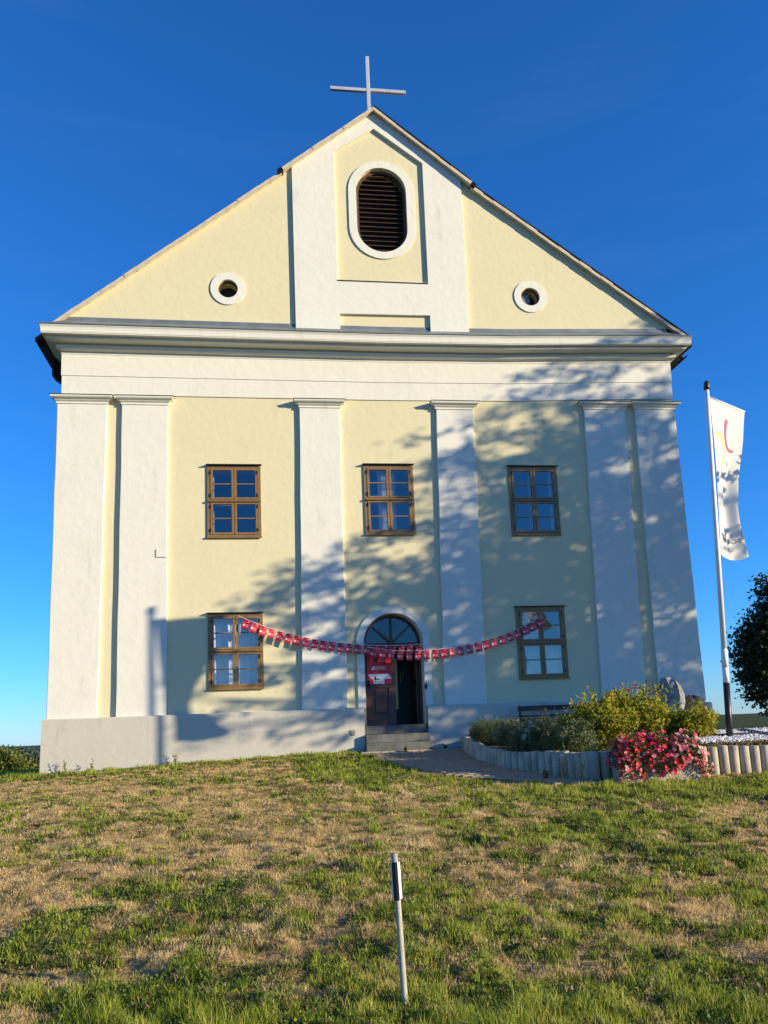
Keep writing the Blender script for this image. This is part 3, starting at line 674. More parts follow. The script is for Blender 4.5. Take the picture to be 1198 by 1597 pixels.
def bunting(label, pts, n, f0, f1, y):
    t = thing('bunting', label, 'bunting', (0, 0, 0), 0, 'red flyer garlands across the church front')
    P = np.array(pts, float); s = np.concatenate([[0], np.cumsum(np.hypot(np.diff(P[:, 0]), np.diff(P[:, 1])))])
    # smooth curve through the points (cubic in arc length)
    cx = np.polyfit(s, P[:, 0], 4 if len(P) > 5 else 3); cz = np.polyfit(s, P[:, 1], 4 if len(P) > 5 else 3)
    u = np.linspace(0, s[-1], 40)
    bm = BM(); tube(bm, [(np.polyval(cx, q), y, np.polyval(cz, q)) for q in u], 0.006, 5); obj('string', bm, M['string'], t)
    for k in range(n):
        q = s[-1]*(f0+(f1-f0)*k/(n-1)); x, z = np.polyval(cx, q), np.polyval(cz, q)
        sl = math.atan2(np.polyval(cz, q+0.05)-np.polyval(cz, q-0.05), 0.1*1) if True else 0
        dx = np.polyval(cx, q+0.05)-np.polyval(cx, q-0.05); sl = math.atan2(np.polyval(cz, q+0.05)-np.polyval(cz, q-0.05), abs(dx))*(1 if dx > 0 else -1)
        share('pennant', FLY, t, (x, y-0.008, z-0.004), (R(random.uniform(-7, 3)), -sl*0.85+R(random.uniform(-3, 3)), R(random.uniform(-14, 14))))
bunting('string of small red flyers from lower left window to the door', [(-3.89, 3.46), (-2.97, 3.08), (-1.86, 2.80), (-0.806, 2.655), (0.0, 2.62), (0.984, 2.66)], 21, 0.05, 0.93, -0.13)
bunting('string of small red flyers from lower right window to the door', [(3.93, 3.28), (2.98, 2.86), (1.77, 2.56), (0.674, 2.475), (0.0, 2.485), (-0.70, 2.60)], 21, 0.02, 0.96, -0.16)
pt = thing('poster', 'red poster with white wing shapes pinned to the closed door leaf', 'poster', (DOORX-0.355, YD+0.018, 1.68))
bm = BM(); box(bm, -0.305, 0.315, -0.003, 0.0, 0.0, 0.86); ps = obj('sheet', bm, M['red'], pt)
def flat(poly, y, m, nm):
    bm = BM(); plate(bm, poly, [], y, y+0.0008); return obj(nm, bm, M[m], pt)
flat(rect(-0.12, -0.02, 0.58, 0.74), -0.0045, 'darkred', 'printed_block'); flat(rect(-0.02, 0.17, 0.58, 0.60), -0.0045, 'pinkprint', 'printed_line'); flat(rect(-0.02, 0.13, 0.63, 0.645), -0.0045, 'pinkprint', 'printed_line')
flat(rect(0.04, 0.22, 0.49, 0.54), -0.0045, 'darkred', 'printed_block')
flat([(-0.20, 0.36)] + [(-0.10+0.10*math.cos(t), 0.36+0.10*math.sin(t)) for t in np.linspace(math.pi, math.pi/2, 8)] + [(-0.10, 0.36)], -0.0045, 'paper', 'printed_wing')
flat(rect(-0.09, 0.16, 0.37, 0.455), -0.0045, 'pinkprint', 'printed_beam'); flat(rect(-0.02, 0.30, 0.285, 0.32), -0.0045, 'darkred', 'printed_block')
flat([(-0.29, 0.25), (0.24, 0.25), (0.31, 0.155), (0.31, 0.125), (0.13, 0.12), (0.13, 0.0), (-0.15, 0.0), (-0.15, 0.12), (-0.22, 0.13)], -0.0055, 'paper', 'printed_wing')
flat([(-0.13, 0.19), (-0.08, 0.19), (-0.08, 0.13), (0.0, 0.13), (0.0, 0.10), (-0.13, 0.09)], -0.0068, 'navy', 'printed_mark'); flat(rect(-0.12, -0.08, 0.03, 0.08), -0.0068, 'red', 'printed_mark'); flat(rect(-0.05, 0.06, 0.035, 0.06), -0.0068, 'pinkprint', 'printed_mark')

# ------------------------------------------------------------------ path
bm = BM()
NP = 40
def offs(x, y, h): return (x, y, float(gz(x, y))+h)
tri = geometry.tessellate_polygon([[Vector((x, y, 0)) for x, y in PATH]])
# dense sheet: grid points inside the path polygon
gxs = np.arange(-1.1, 2.5, 0.1); gys = np.arange(-7.8, -0.45, 0.1)
vid = {}
def pv(x, y):
    k = (round(x, 3), round(y, 3))
    if k not in vid: vid[k] = bm.verts.new(offs(x, y, 0.006))
    return vid[k]
for x in gxs:
    for y in gys:
        if inside(PATH, np.array(x+0.05), np.array(y+0.05)): bm.faces.new((pv(x, y), pv(x+0.1, y), pv(x+0.1, y+0.1), pv(x, y+0.1)))
path = obj('path', bm, M['joint']); path['kind'] = 'structure'
bm = BM(); box(bm, -0.112, 0.112, -0.070, 0.070, -0.05, 0.026, 0.008)
bmesh.ops.recalc_face_normals(bm, faces=bm.faces); pm = bpy.data.meshes.new('paver'); bm.to_mesh(pm); bm.free(); pm.materials.append(M['paver'])
pm2 = pm.copy(); pm2.materials[0] = M['paver2']
spots = []
row = 0; y = -7.7
while y < -0.95:
    x = -1.3 + (0.122 if row % 2 else 0); row += 1
    while x < 2.6:
        # rows fan gently with the bend of the path
        xx, yy = x + 0.06*math.sin(y*0.8), y + 0.10*(x-0.5)
        if inside(PATH, np.array(xx), np.array(yy)) and yy < -0.8: spots.append((xx, yy))
        x += 0.246
    y += 0.164
spots.sort(key=lambda p: math.hypot(p[0]-CAM.x, p[1]-CAM.y))
extra = BM()
for k, (x, y) in enumerate(spots):
    zz = float(gz(x, y)) + random.uniform(-0.006, 0.006); rz = R(5.7)+random.uniform(-0.03, 0.03); sl = math.atan(0.065)
    if k < 300: share('paver', pm if random.random() < 0.6 else pm2, path, (x, y, zz+0.002), (sl+random.uniform(-0.02, 0.02), random.uniform(-0.02, 0.02), rz))
    else: box(extra, x-0.115, x+0.115, y-0.075, y+0.075, zz-0.04, zz+0.02)
if len(extra.verts): obj('paver_rows', extra, M['paver'], path)['kind'] = 'stuff'
else: extra.free()
bm = BM(); box(bm, -1.0, 1.7, -0.98, -0.661, -0.2, 0.0, 0.01); obj('concrete_strip', bm, M['concrete'], path)

# ------------------------------------------------------------------ raised bed
bed_pts = [(1.62, -0.55), (1.38, -2.1), (1.26, -3.63), (1.38, -5.15), (1.78, -6.2), (2.14, -7.12)]
def polyline(pts, step):
    out = []; carry = 0
    for (xa, ya), (xb, yb) in zip(pts, pts[1:]):
        L = math.hypot(xb-xa, yb-ya); s = carry
        while s < L: out.append((xa+(xb-xa)*s/L, ya+(yb-ya)*s/L)); s += step
        carry = s-L
    return out
pal = thing('palisade_edging', 'row of round concrete palisade posts curving round the raised flower bed', 'edging', (2.1, -7.1, -0.45))
bm = BM(); lathe(bm, [(0.093, -0.9), (0.093, -0.02), (0.086, -0.006), (0.070, 0.0)], 14)
bmesh.ops.recalc_face_normals(bm, faces=bm.faces); pp = bpy.data.meshes.new('palisade_post'); bm.to_mesh(pp); bm.free(); pp.materials.append(M['concrete'])
pp.polygons.foreach_set('use_smooth', [len(p.vertices) == 4 for p in pp.polygons])
def bed_top(x, y): return 0.02 + 0.24*float(sstep(-5.5, -1.0, y))
posts = polyline(bed_pts, 0.195) + [(2.17, -7.14)] + polyline([(2.26, -7.24), (7.8, -7.36)], 0.193)
for x, y in posts:
    o = share('palisade_post', pp, pal, (0, 0, 0), (R(random.uniform(-1, 1)), R(random.uniform(-1, 1)), random.uniform(0, 6)))
    o.location = (x-2.1, y+7.1, bed_top(x, y)+random.uniform(-0.015, 0.015)+0.45)
bm = BM(); tops = [(x, y) for x, y in polyline([(1.70, -0.22)]+bed_pts[1:]+[(2.3, -7.2), (7.8, -7.34)], 0.3)] + [(7.8, -0.22)]
bm.faces.new([bm.verts.new((x, y, 0.0)) for x, y in tops])
bmesh.ops.triangulate(bm, faces=bm.faces)
bmesh.ops.subdivide_edges(bm, edges=bm.edges[:], cuts=3, use_grid_fill=True)
for v in bm.verts: v.co.z = bed_top(v.co.x, v.co.y)-0.06+0.05*(float(fbm(v.co.x*2, v.co.y*2, 2))-0.5)
bed = obj('soil_bed', bm, M['soil']); bed['kind'] = 'structure'

# white gravel round the flagpole, dark slabs across it
def pebbles(name, label, x0, x1, y0, y1, n, mats, size=(0.02, 0.045), zf=None):
    base = np.array([(0, 0, 1), (0.9, 0, 0.1), (0.2, 0.85, 0), (-0.8, 0.4, 0.05), (-0.7, -0.6, 0), (0.3, -0.9, 0.08), (0, 0, -0.6)])
    tri = np.array([(0, 1, 2), (0, 2, 3), (0, 3, 4), (0, 4, 5), (0, 5, 1), (6, 2, 1), (6, 3, 2), (6, 4, 3), (6, 5, 4), (6, 1, 5)])
    P = np.stack([rng.uniform(x0, x1, n), rng.uniform(y0, y1, n)], 1); s = rng.uniform(*size, n)
    a = rng.uniform(0, 6.28, n); ca, sa = np.cos(a), np.sin(a); B = base[None]*s[:, None, None]*np.array([1, 1, 0.6])*rng.uniform(0.75, 1.25, (n, 1, 3))
    X = B[..., 0]*ca[:, None]-B[..., 1]*sa[:, None]+P[:, :1]; Y = B[..., 0]*sa[:, None]+B[..., 1]*ca[:, None]+P[:, 1:]
    zz = np.array([zf(p[0], p[1]) for p in P]); Z = B[..., 2]+zz[:, None]+rng.uniform(0, 0.02, n)[:, None]
    T = (tri[None]+np.arange(n)[:, None, None]*7).reshape(-1, 3)
    o = fastmesh(name, np.stack([X, Y, Z], -1), T, mats, var=np.repeat(rng.random(n), 7)); o['kind'] = 'stuff'; o['label'] = label; return o
M['pebble'] = leafmat('white_pebble', [(0, (0.45, 0.44, 0.42)), (0.5, (0.70, 0.69, 0.66)), (1, (0.80, 0.79, 0.77))], 0.0, 0.8)
def grav_z(x, y): return 0.06 + 0.10*(y+6.95)
bm = BM(); bm.faces.new([bm.verts.new((x, y, grav_z(x, y)-0.012)) for x, y in ((4.35, -6.95), (7.6, -6.95), (7.6, -5.1), (4.35, -5.1))])
gb = obj('gravel_base', bm, M['concrete']); gb['kind'] = 'structure'
pebbles('gravel', 'white pebble gravel round the foot of the flagpole', 4.4, 7.5, -6.9, -5.15, 6500, M['pebble'], zf=grav_z)
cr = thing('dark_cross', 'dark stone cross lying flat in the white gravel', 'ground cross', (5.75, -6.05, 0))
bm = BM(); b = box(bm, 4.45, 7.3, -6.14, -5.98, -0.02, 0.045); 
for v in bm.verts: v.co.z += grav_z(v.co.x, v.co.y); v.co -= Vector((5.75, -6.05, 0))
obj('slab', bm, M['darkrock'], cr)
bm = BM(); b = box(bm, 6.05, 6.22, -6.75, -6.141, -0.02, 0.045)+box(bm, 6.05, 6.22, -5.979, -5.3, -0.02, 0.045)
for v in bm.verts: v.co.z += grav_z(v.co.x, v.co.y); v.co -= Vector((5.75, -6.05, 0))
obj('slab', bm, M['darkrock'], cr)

# planter trough
tr = thing('planter', 'exposed aggregate concrete trough overflowing with pink flowers', 'planter', (3.17, -7.62, -0.48), R(-2))
bm = BM(); L, Wd, Hh = 0.70, 0.20, 0.40
def ring(l, w, z): return [bm.verts.new(p) for p in ((-l, -w, z), (l, -w, z), (l, w, z), (-l, w, z))]
rs = [ring(L-0.03, Wd-0.02, -0.1), ring(L, Wd, Hh-0.02), ring(L-0.01, Wd-0.01, Hh), ring(L-0.05, Wd-0.05, Hh), ring(L-0.06, Wd-0.06, Hh-0.06)]
for a, b in zip(rs, rs[1:]):
    for j in range(4): bm.faces.new((a[j], a[(j+1) % 4], b[(j+1) % 4], b[j]))
bm.faces.new(rs[0]); 
obj('trough', bm, M['aggregate'], tr)
bm = BM(); box(bm, -L+0.062, L-0.062, -Wd+0.062, Wd-0.062, Hh-0.2, Hh-0.05); obj('potting_soil', bm, M['soil'], tr)

# ------------------------------------------------------------------ plants
M['rose_leaf'] = leafmat('rose_leaf', [(0, (0.08, 0.10, 0.012)), (0.3, (0.25, 0.28, 0.025)), (0.7, (0.47, 0.43, 0.045)), (1, (0.58, 0.40, 0.07))], 0.5)
M['dark_leaf'] = leafmat('lavender_leaf', [(0, (0.05, 0.07, 0.035)), (0.6, (0.14, 0.175, 0.06)), (1, (0.28, 0.29, 0.15))], 0.25)
M['petunia_leaf'] = leafmat('petunia_leaf', [(0, (0.03, 0.055, 0.012)), (0.7, (0.07, 0.115, 0.02)), (1, (0.13, 0.15, 0.03))], 0.3)
M['stem'] = mat('stem_green', (0.07, 0.06, 0.025), 0.8)
M['bark'] = mat('bark', (0.085, 0.062, 0.045), 0.95, vary=0.5, vscale=4, bump=0.9, bscale=14, bdist=0.04)
M['tree_leaf'] = leafmat('tree_leaf', [(0, (0.02, 0.04, 0.008)), (0.5, (0.045, 0.08, 0.014)), (1, (0.10, 0.13, 0.025))], 0.3)
M['dark_tree_leaf'] = leafmat('dark_tree_leaf', [(0, (0.010, 0.020, 0.008)), (0.5, (0.022, 0.04, 0.012)), (1, (0.05, 0.07, 0.018))], 0.2)
M['hedge_leaf'] = leafmat('hedge_leaf', [(0, (0.05, 0.075, 0.012)), (0.5, (0.12, 0.15, 0.022)), (1, (0.22, 0.22, 0.04))], 0.35)
M['bloom_pink'] = leafmat('bloom_pink', [(0, (0.62, 0.010, 0.03)), (0.45, (0.76, 0.03, 0.09)), (0.75, (0.78, 0.10, 0.16)), (1, (0.80, 0.42, 0.45))], 0.25)
M['bloom_pale'] = leafmat('bloom_pale', [(0, (0.62, 0.02, 0.06)), (0.4, (0.72, 0.09, 0.14)), (0.7, (0.78, 0.34, 0.34)), (1, (0.80, 0.62, 0.56))], 0.25)
M['bloom_magenta'] = leafmat('bloom_magenta', [(0, (0.58, 0.01, 0.025)), (0.55, (0.74, 0.02, 0.07)), (0.88, (0.68, 0.03, 0.25)), (1, (0.78, 0.30, 0.42))], 0.25)
M['bloom_red'] = leafmat('bloom_red', [(0, (0.50, 0.012, 0.02)), (1, (0.70, 0.10, 0.13))], 0.2)
M['bloom_cream'] = leafmat('bloom_cream', [(0, (0.45, 0.38, 0.25)), (1, (0.70, 0.62, 0.45))], 0.2)
def lumpy_points(n, lobes, shell=0.55):
    """points in a union of ellipsoid lobes, biased to their outside"""
    lobes = np.array(lobes, float); vol = np.prod(lobes[:, 3:6], axis=1)**0.8; pk = rng.choice(len(lobes), n, p=vol/vol.sum())
    d = rng.normal(size=(n, 3)); d /= np.linalg.norm(d, axis=1)[:, None]
    r = rng.random(n)**(1/3*shell)
    return lobes[pk, :3] + d*r[:, None]*lobes[pk, 3:6], d
def bloom_geometry(C, size, face, rg=rng):
    """five-petal blooms: C centres, face = outward directions"""
    n = len(C); f = face/np.linalg.norm(face, axis=1)[:, None]
    a = np.cross(f, rg.normal(size=(n, 3))); a /= np.linalg.norm(a, axis=1)[:, None]; b = np.cross(f, a)
    V = []; T = []
    ang = np.arange(5)*2*math.pi/5
    V.append(C - f*size[:, None]*0.2)
    for k in range(5):
        for da, rr, up in ((-0.48, 0.85, 0.08), (0.0, 1.0, 0.0), (0.48, 0.85, 0.08)):
            t = ang[k]+da; V.append(C + (a*math.cos(t)+b*math.sin(t))*size[:, None]*rr + f*size[:, None]*up)
    V = np.stack(V, 1); base = np.arange(n)[:, None]*16
    for k in range(5):
        T += [base+[0, 1+3*k, 2+3*k], base+[0, 2+3*k, 3+3*k]]
    return V.reshape(-1, 3), np.concatenate(T, 1).reshape(-1, 3)
def blooms(name, C, size, face, material, parent, kind='stuff'):
    V, T = bloom_geometry(C, size, face)
    o = fastmesh(name, V, T, material, parent, var=np.repeat(np.clip(rng.normal(0.5, 0.28, len(C)), 0, 1), 16))
    if kind: o['kind'] = kind
    return o
def stems(bm, n, rx, ry, h, r=0.006, lean=0.35):
    for k in range(n):
        a = random.uniform(0, 6.28); q = random.random()**0.5; x, y = 0.25*rx*math.cos(a)*q, 0.25*ry*math.sin(a)*q
        x2, y2 = rx*q*math.cos(a)*0.85, ry*q*math.sin(a)*0.85; hh = h*random.uniform(0.7, 1.0)*(1-0.35*q*q)
        tube(bm, [(x, y, -0.05), (x+(x2-x)*0.4, y+(y2-y)*0.4, hh*0.5), (x2, y2, hh)], [r, r*0.8, r*0.4], 5)
def shrub(name, label, cat, loc, rx, ry, h, nleaf, size, material, group=None, tips=0, lobes=14, up=0.5, aspect=0.55):
    t = thing(name, label, cat, loc, 0, group)
    bm = BM(); stems(bm, 14, rx, ry, h, 0.008); obj('stem', bm, M['stem'], t)
    L = [(0, 0, h*0.42, rx*0.72, ry*0.72, h*0.40)]
    for k in range(lobes):
        a = random.uniform(0, 6.28); q = random.uniform(0.35, 0.8); s = random.uniform(0.22, 0.42)
        zc = h*random.uniform(0.22, 0.80)*(1-0.35*q*q)
        L.append((rx*q*math.cos(a), ry*q*math.sin(a), zc, rx*s, ry*s, h*s*0.62))
    P, D = lumpy_points(nleaf, L); P[:, 2] = np.abs(P[:, 2])
    if tips:
        # upright shoots that break the outline
        a = rng.uniform(0, 6.28, tips); q = rng.random(tips)**0.5*0.85
        bx, by = rx*q*np.cos(a), ry*q*np.sin(a); hz = h*(0.85-0.3*q*q); ln = rng.uniform(0.10, 0.34, tips)*h
        k = 12; u = rng.random((tips, k))
        lean = rng.normal(0, 0.18, (tips, 2))
        S_ = np.stack([bx[:, None]+u*ln[:, None]*lean[:, :1]+rng.normal(0, 0.008, (tips, k)), by[:, None]+u*ln[:, None]*lean[:, 1:]+rng.normal(0, 0.008, (tips, k)), hz[:, None]+u*ln[:, None]], -1).reshape(-1, 3)
        P = np.concatenate([P, S_])
    leaves('foliage', P, size*rng.uniform(0.6, 1.25, len(P)), material, t, up=up, aspect=aspect,
           var=np.clip(0.5+0.9*(fbm(P[:, 0]*4+loc[0]*7, P[:, 2]*4+P[:, 1]*3, 3)-0.5)+rng.normal(0, 0.17, len(P)), 0, 1))
    return t
def put_blooms(t, pts, size, material, name='bloom'):
    for p in pts:
        C = np.array([p]) + rng.normal(0, size*0.35, (5, 3)); fd = rng.normal(0, 0.6, (5, 3)) + np.array([0.3, -0.8, 0.5])
        V, T = bloom_geometry(C, np.full(5, size), fd)
        fastmesh(name, V, T, material, t, var=np.repeat(rng.random(5), 16))
# roses
r1 = shrub('rose_bush', 'sunlit yellow-green rose bush with two red blooms low on its left', 'rose bush', (3.05, -5.7, 0.0), 0.85, 0.62, 1.02, 9500, 0.075, M['rose_leaf'], 'rose bushes in the raised bed', tips=30, up=0.12)
put_blooms(r1, [(-0.62, -0.35, 0.45), (-0.30, -0.45, 0.50), (-0.45, -0.1, 0.78)], 0.035, M['bloom_red'])
r2 = shrub('rose_bush', 'tallest yellow-green rose bush with faded pink blooms at the top', 'rose bush', (3.95, -5.5, 0.0), 0.85, 0.66, 1.18, 10500, 0.075, M['rose_leaf'], 'rose bushes in the raised bed', tips=40, up=0.12)
put_blooms(r2, [(0.30, -0.1, 1.10), (0.36, -0.05, 1.0), (-0.05, 0.0, 1.17), (0.1, -0.2, 1.02)], 0.032, M['bloom_pale']); put_blooms(r2, [(-0.18, 0, 1.1)], 0.03, M['bloom_red'])
r3 = shrub('rose_bush', 'yellow-green rose bush nearest the flagpole, without blooms', 'rose bush', (4.75, -5.9, 0.0), 0.64, 0.55, 0.78, 6500, 0.072, M['rose_leaf'], 'rose bushes in the raised bed', tips=26, up=0.12)
# lavender and sage in the shade
shrub('lavender', 'low grey-green lavender beside the path with pale spikes', 'lavender', (1.78, -4.5, 0.02), 0.54, 0.95, 0.66, 8200, 0.055, M['dark_leaf'], 'grey-green herbs along the path', tips=46, aspect=0.25, up=1.0)
shrub('sage_bush', 'dusky green sage spreading between lavender and roses', 'sage bush', (2.40, -5.9, -0.02), 0.56, 0.95, 0.62, 8500, 0.055, M['dark_leaf'], 'grey-green herbs along the path', tips=34, aspect=0.4)
shrub('lavender', 'smaller grey-green lavender nearest the church door', 'lavender', (1.72, -2.7, 0.10), 0.52, 1.25, 0.58, 8000, 0.055, M['dark_leaf'], 'grey-green herbs along the path', tips=40, aspect=0.25, up=1.0)
sg = shrub('sage_bush', 'shaded leafy herb under the bench front', 'sage bush', (3.1, -3.4, 0.14), 0.75, 0.6, 0.62, 4200, 0.060, M['dark_leaf'], 'grey-green herbs along the path', tips=24, aspect=0.4)
ye = shrub('hydrangea', 'small plant with faded cream heads behind the left palisade', 'plant', (1.62, -5.2, 0.0), 0.26, 0.3, 0.46, 1300, 0.05, M['dark_leaf'], tips=6)
put_blooms(ye, [(-0.05, -0.12, 0.44), (0.08, -0.2, 0.40), (-0.15, -0.1, 0.36), (0.0, -0.25, 0.30)], 0.04, M['bloom_cream'])
rt = thing('ground_cover', 'trailing pale green ground cover along the palisade tops', 'plant', (0, 0, 0))
P = np.array([(x+rng.normal(0, 0.07)+0.1, y+rng.normal(0, 0.07)+0.08, bed_top(x, y)+abs(rng.normal(0, 0.05))) for x, y in polyline([(1.5, -5.4), (1.85, -6.2), (2.25, -7.05), (2.6, -7.1)], 0.006)])
leaves('foliage', P, 0.05*rng.uniform(0.6, 1.2, len(P)), M['petunia_leaf'], rt)
# petunias in the trough: three plants
def petunia(label, dx, material, hi, nb, right=False, low=-0.22):
    t = thing('petunia', label, 'flowering plant', (3.17+dx, -7.62, -0.08), 0, 'pink petunias in the trough')
    L = [(0, -0.04, 0.12, 0.30, 0.30, 0.21)]
    for k in range(12): L.append((random.uniform(-0.26, 0.26), random.uniform(-0.34, 0.14), random.uniform(low+0.1, 0.30), 0.14, 0.13, 0.13))
    for k in range(6): L.append((random.uniform(-0.24, 0.24), -0.29, random.uniform(low, 0.05), 0.12, 0.09, 0.13))
    if right:
        for k in range(9): L.append((0.27+0.012*k, -0.18+random.uniform(-0.08, 0.2), 0.10-0.05*k, 0.10, 0.12, 0.10))
    P, D = lumpy_points(3400, L, 1.0); leaves('foliage', P, 0.045*rng.uniform(0.6, 1.2, len(P)), M['petunia_leaf'], t)
    C, D = lumpy_points(nb, L, 0.12); C = C[C[:, 2] > -0.40]; D = np.random.default_rng(3).normal(size=(len(C), 3))*0.5 + (C-np.array([0, 0.05, 0.0]))*2 + np.array([0.1, -0.5, 0.4])
    blooms('blossoms', C + D*0.02, rng.uniform(0.024, 0.042, len(C)), D, material, t)
petunia('bright pink petunia filling the left third of the trough', -0.46, M['bloom_pink'], 0, 330, low=-0.34)
petunia('crimson petunia in the middle of the trough', -0.02, M['bloom_magenta'], 0, 330)
petunia('pale pink and white petunia trailing over the right end of the trough', 0.42, M['bloom_pale'], 0, 400, True, low=-0.05)
# sedum strip inside the right palisade
P = np.stack([rng.uniform(4.0, 7.6, 4200), rng.normal(-7.06, 0.06, 4200), np.abs(rng.normal(0, 0.035, 4200))+0.0], 1)
sd = leaves('sedum', P, 0.04, leafmat('sedum_leaf', [(0, (0.10, 0.05, 0.02)), (0.6, (0.22, 0.14, 0.05)), (1, (0.24, 0.20, 0.07))], 0.2)); sd['kind'] = 'stuff'; sd['label'] = 'brownish sedum along the right palisade'
# dead weeds standing in front of the palisade
M['dry'] = leafmat('dry_weed', [(0, (0.28, 0.19, 0.09)), (1, (0.48, 0.36, 0.20))], 0.3); M['drystem'] = mat('dry_stem', (0.38, 0.27, 0.15), 0.9)
def weed(label, x, y, h, n, material=None, dry=True, group=None):
    t = thing('weed', label, 'weed', (x, y, float(gz(x, y))), random.uniform(0, 6), group)
    bm = BM(); P = []
    for k in range(n):
        a = random.uniform(0, 6.28); l = random.uniform(0.05, 0.22)*h; hh = h*random.uniform(0.6, 1)
        tube(bm, [(0, 0, -0.03), (l*0.4*math.cos(a), l*0.4*math.sin(a), hh*0.5), (l*math.cos(a), l*math.sin(a), hh)], [0.006, 0.004, 0.002], 4)
        for u in np.linspace(0.25, 1, 9): P.append((l*u*math.cos(a)+random.gauss(0, 0.01), l*u*math.sin(a)+random.gauss(0, 0.01), hh*u))
    obj('stem', bm, M['drystem'] if dry else M['stem'], t); leaves('foliage', np.array(P), 0.05, material or M['dry'], t)
weed('withered tan weed standing before the palisade bend', 1.82, -6.95, 0.46, 7, group='dead weeds by the palisade')
weed('withered tan weed leaning at the palisade corner', 1.98, -7.35, 0.40, 6, group='dead weeds by the palisade')
weed('short rusty weed at the end of the path', 1.55, -6.75, 0.16, 9, leafmat('rust_leaf', [(0, (0.22, 0.05, 0.03)), (1, (0.35, 0.14, 0.07))], 0.3))
weed('yellow weed in the paving before the steps', 0.05, -1.05, 0.16, 9, M['hedge_leaf'])
weed('yellowing weed in the paving right of the steps', 1.05, -0.85, 0.15, 12, M['hedge_leaf'])
weed('thin weed growing against the plinth left of the pole shadow', -7.9, -0.35, 0.35, 3, M['hedge_leaf'], False)
weed('thin weed growing against the plinth near its left end', -7.3, -0.4, 0.30, 3, M['hedge_leaf'], False)
weed('sparse weed against the plinth below the lower left window', -5.4, -0.3, 0.30, 3, M['hedge_leaf'], False)
weed('bright green tuft where the bed meets the church wall', 1.5, -1.0, 0.26, 14, M['hedge_leaf'], False)

# ------------------------------------------------------------------ bench, boulders
be = thing('bench', 'black slatted bench against the church wall behind the flower bed', 'bench', (3.95, -0.75, 0.22))
bm = BM(); box(bm, -0.92, 0.92, 0.19, 0.225, 0.62, 0.74, 0.006); obj('backrest_slat', bm, M['bench'], be)
bm = BM(); box(bm, -0.92, 0.92, 0.17, 0.205, 0.46, 0.52, 0.006); obj('backrest_slat', bm, M['bench'], be)
for k in range(4):
    bm = BM(); box(bm, -0.92, 0.92, -0.26+0.105*k, -0.17+0.105*k, 0.40, 0.43, 0.005); obj('seat_slat', bm, M['bench'], be)
for sx in (-0.88, 0.84):
    bm = BM(); box(bm, sx, sx+0.04, 0.226, 0.265, -0.25, 0.76); box(bm, sx, sx+0.04, -0.26, -0.22, -0.25, 0.399); box(bm, sx, sx+0.04, -0.219, 0.225, 0.35, 0.399); obj('leg', bm, M['bench'], be)
def boulder(label, loc, sx, sy, sz, material, seed, shear=0.0):
    bm = BM(); bmesh.ops.create_icosphere(bm, subdivisions=3, radius=1.0)
    rg = np.random.default_rng(seed); planes = rg.normal(size=(9, 3)); planes[:, 2] *= 0.6; planes /= np.linalg.norm(planes, axis=1)[:, None]; dist = rg.uniform(0.42, 0.85, 9)
    for v in bm.verts:
        d = np.array(v.co); k = planes@d; m_ = np.where(k > 0.05, dist/np.maximum(k, 0.05), 9).min(); r = min(1.0, m_)
        r *= 1+0.04*(float(fbm(np.array(d[0]*5+9), np.array(d[1]*5+d[2]*4), 3))-0.5)*2
        v.co = Vector((d[0]*sx*r + shear*d[2]*r*sx, d[1]*sy*r, d[2]*sz*r))
    o = obj('boulder', bm, material, None, False); o.location = loc; tag(o, label, 'boulder'); return o
boulder('tall pale grey boulder standing behind the roses', (5.43, -3.6, 0.62), 0.46, 0.42, 0.80, M['rock'], 5, 0.20)
boulder('small blackish boulder right of the pale one', (6.12, -3.6, 0.50), 0.40, 0.36, 0.60, M['darkrock'], 9)

# ------------------------------------------------------------------ flagpole and flag
PB, PT = Vector((5.36, -6.22, 0.02)), Vector((5.545, -6.36, 6.95))
fp = thing('flagpole', 'slim white flagpole with dark lower section beside the white gravel', 'flagpole', PB)
def on(t): return PB + (PT-PB)*t - PB
bm = BM(); tube(bm, [on(0.255), on(0.6), on(1.0)], [0.050, 0.046, 0.040], 16); obj('pole', bm, M['whitepaint'], fp, True)
bm = BM(); tube(bm, [on(0.205), on(0.255)], [0.060, 0.060], 16); tube(bm, [on(0.163), on(0.2049)], [0.058, 0.058], 16); obj('collar', bm, M['whitepaint'], fp, True)
bm = BM(); tube(bm, [on(-0.03), on(0.1629)], [0.060, 0.060], 16); obj('section', bm, M['darksheet'], fp, True)  # lowest length of the pole, darker in colour than the rest
bm = BM(); box(bm, -0.13, 0.13, -0.13, 0.13, 0.02, 0.10, 0.008); obj('base_plate', bm, M['darksheet'], fp)
bm = BM(); tube(bm, [on(1.0), on(1.008), on(1.020), on(1.026)], [0.056, 0.06, 0.056, 0.03], 14); obj('cap', bm, M['black'], fp, True)
A0 = Vector((5.60, -6.35, 6.80)); A1 = Vector((6.60, -5.90, 6.69))
bm = BM(); tube(bm, [A0-Vector((0.07, 0.03, -0.005))-PB, A1-PB], 0.017, 8); obj('arm', bm, M['whitepaint'], fp, True)
ad = (A1-A0); ah = Vector((ad.x, ad.y, 0)).normalized(); an = Vector((ah.y, -ah.x, 0))     # along the arm, and out of the cloth (towards the camera)
FL = 3.25
